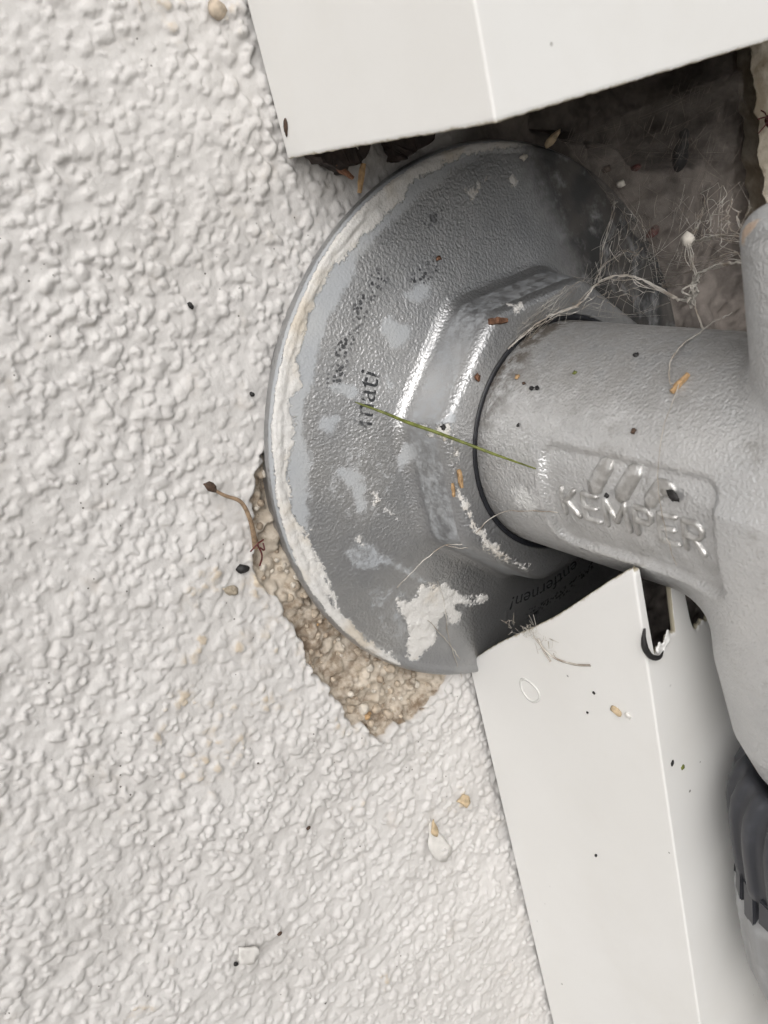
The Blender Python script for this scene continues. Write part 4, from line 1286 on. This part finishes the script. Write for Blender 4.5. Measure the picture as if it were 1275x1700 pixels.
# in the gap: dead beetle, husks, cocoon
bt = empty('beetle', (6, 39.2, 29.8))
tag(bt, 'dead dark beetle caught in the brown web of the gap', 'beetle')
R_ = frame((.8, -.55, .1), (.1, .35, 1))
pebble('wing_case', (6, 39.2, 29.6), (2.6, 1.25, .9), R_, M_black, bt, 41, .12, 3)
pebble('thorax', Vector((6, 39.2, 29.6)) + R_ @ Vector((2.9, 0, 0)), (1.0, .8, .6), R_, M_black, bt, 42, .1)
for p, s_, m, lab, c_ in (((2.5, 33.0, 29.4), (1.1, .7, .5), M_red, 'dark red husk hanging in the gap left of the beetle', 'husk'),
                     ((2.2, 27.0, 30.6), (.8, .6, .5), M_spk, 'brown husk near the upper right rim of the rosette', 'husk'),
                     ((3.0, 34.6, 19.2), (1.0, 1.3, .6), M_red, 'red brown husk beside the right rim of the rosette', 'husk'),
                     ((4.0, 27.6, 28.2), (.8, .6, .5), M_cocoon, 'pale crumb in the web at the upper right rim', 'crumb'),
                     ((3.0, 16.2, 37.2), (.6, 1.8, .5), M_fbeige, 'beige sliver wedged above the top rim of the rosette', 'sliver')):
    tag(pebble('husk' if c_ == 'husk' else c_, p, s_, Matrix.Rotation(.5, 3, 'X'), m, None, int(p[1]), .35), lab, c_)
tag(pebble('cocoon', (24.0, 16.9, 22.4), (1.0, .85, 1.0), I3, M_cocoon, None, 51, .35), 'small white cocoon hanging in the web beside the bonnet', 'cocoon')
ins_ = empty('dead_insect', (5.5, 61, 30))
tag(ins_, 'dark red dead insect on the cream render edge', 'insect')
pebble('abdomen', (5.6, 62.2, 29.6), (.6, .8, 1.2), Matrix.Rotation(.4, 3, 'X'), M_red, ins_, 61, .2)
tb = Tubes()
for e_ in ((5.6, 59.2, 30.6), (5.6, 59.0, 28.4), (5.6, 60.2, 31.8)):
    tb.add(smooth_path([(5.6, 61.6, 29.8), (6.1, 60.6, (29.8 + e_[2]) / 2 + .4), e_], 4), .13, 4)
tb.build('legs', M_red, ins_)

# bits on the covers
def on_side(x, z, s, ang, mat, label, cat, seed, yl=-15.0, name='speck'):
    return tag(pebble(name, (x, yl - s[1] * .5, z), s, Matrix.Rotation(ang, 3, 'Y'), mat, None, seed, .4), label, cat)
on_side(.6, 47.7, (.35, .2, 1.1), .4, M_spk, 'brown smudge of dirt on the lower left corner of the upper cover', 'dirt', 71, -24.0)
on_side(31.0, -30.6, (1.0, .35, .6), .3, M_fbeige, 'beige render flake stuck on the side of the lower cover', 'render flake', 72)
on_side(33.0, -30.4, (.5, .25, .4), .9, M_flake, 'white crumb touching the beige flake on the lower cover', 'crumb', 78)
on_side(21.3, -62.3, (.22, .15, .4), .5, M_black, 'tiny black speck midway down the side of the lower cover', 'speck', 73)
on_side(27.2, -29.4, (.25, .15, .25), .2, M_black, 'tiny black speck left of the beige flake on the lower cover', 'speck', 74)
on_side(25.2, -33.6, (.2, .14, .2), .2, M_black, 'smallest black speck below the beige flake on the lower cover', 'speck', 75)
def on_front(y, z, s, ang, mat, label, seed):
    return tag(pebble('speck', (37.6 + s[0] * .5, y, z), s, Matrix.Rotation(ang, 3, 'X'), mat, None, seed, .4), label, 'speck')
on_front(-13.2, -37.1, (.15, .25, .45), -.4, M_black, 'black speck on the front of the lower cover beside a green one', 76)
on_front(-11.4, -39.0, (.15, .35, .35), .2, M_grass, 'green brown speck on the front of the lower cover', 77)
# ring-shaped glue bead on the lower cover
bm = bmesh.new()
n = 28
rows = []
for i in range(n):
    a = i / n * 2 * math.pi
    wob = 1 + .05 * math.sin(a * 3 + 1)
    cx, cz = 13.3 + 2.0 * wob * math.cos(a), -35.1 + 1.85 * wob * math.sin(a)
    rows.append([bm.verts.new((cx + .22 * math.cos(b) * math.cos(a), -15.0 - .16 * math.sin(b), cz + .22 * math.cos(b) * math.sin(a))) for b in np.linspace(0, math.pi, 5)])
for i in range(n):
    for j in range(4): bm.faces.new((rows[i][j], rows[i][j + 1], rows[(i + 1) % n][j + 1], rows[(i + 1) % n][j]))
bmesh.ops.recalc_face_normals(bm, faces=bm.faces)
k = NT('clear_glue'); k.p.inputs['Coat Weight'].default_value = .6
M_glue = k.fin((.72, .72, .70), .12, 0)
tag(bm_obj('glue_ring', bm, M_glue, origin=(13.3, -15, -35.1)), 'shiny ring of clear glue near the cut end of the lower cover', 'glue')
tb = Tubes()
cp = smooth_path([(37.9, -14.9, -15.4), (38.1, -15.5, -16.6), (38.2, -15.5, -18.0), (38.4, -14.9, -19.3), (38.6, -13.8, -19.9), (38.5, -12.9, -19.5)], 6)
tb.add(cp, np.interp(np.linspace(0, 1, len(cp)), [0, .3, .7, 1], [.15, .42, .34, .06]), 8)
tag(tb.build('dark_curl', M_black, origin=cp[0]), 'black curled scrap at the foot of the notch in the lower cover', 'scrap')
# wad of web at the cut end of the lower cover
tb = Tubes()
r = np.random.default_rng(77)
for q in range(36):
    c_ = np.array([17 + r.normal(0, 2.2), -15.3 - abs(r.normal(0, .4)), -23.4 + r.normal(0, .8)])
    tb.add(smooth_path([c_ + r.normal(0, .6, 3) * (1, .3, 1), c_ + r.normal(0, .3, 3) * (1, .3, 1), c_ + r.normal(0, .6, 3) * (1, .3, 1)], 4), r.uniform(.025, .05), 3)
for p in ([(17, -15.3, -24), (20, -15.2, -26.2), (24, -15.1, -26), (27.5, -15.1, -24.8)], [(18, -15.3, -24), (18.6, -15.2, -26), (19.5, -15.1, -27.4)]):
    tb.add(smooth_path(p, 6), .16, 4)
tag(tb.build('web_wad', M_web, origin=(17, -15, -23)), 'wad of grey web on the cut edge of the lower cover', 'cobweb')
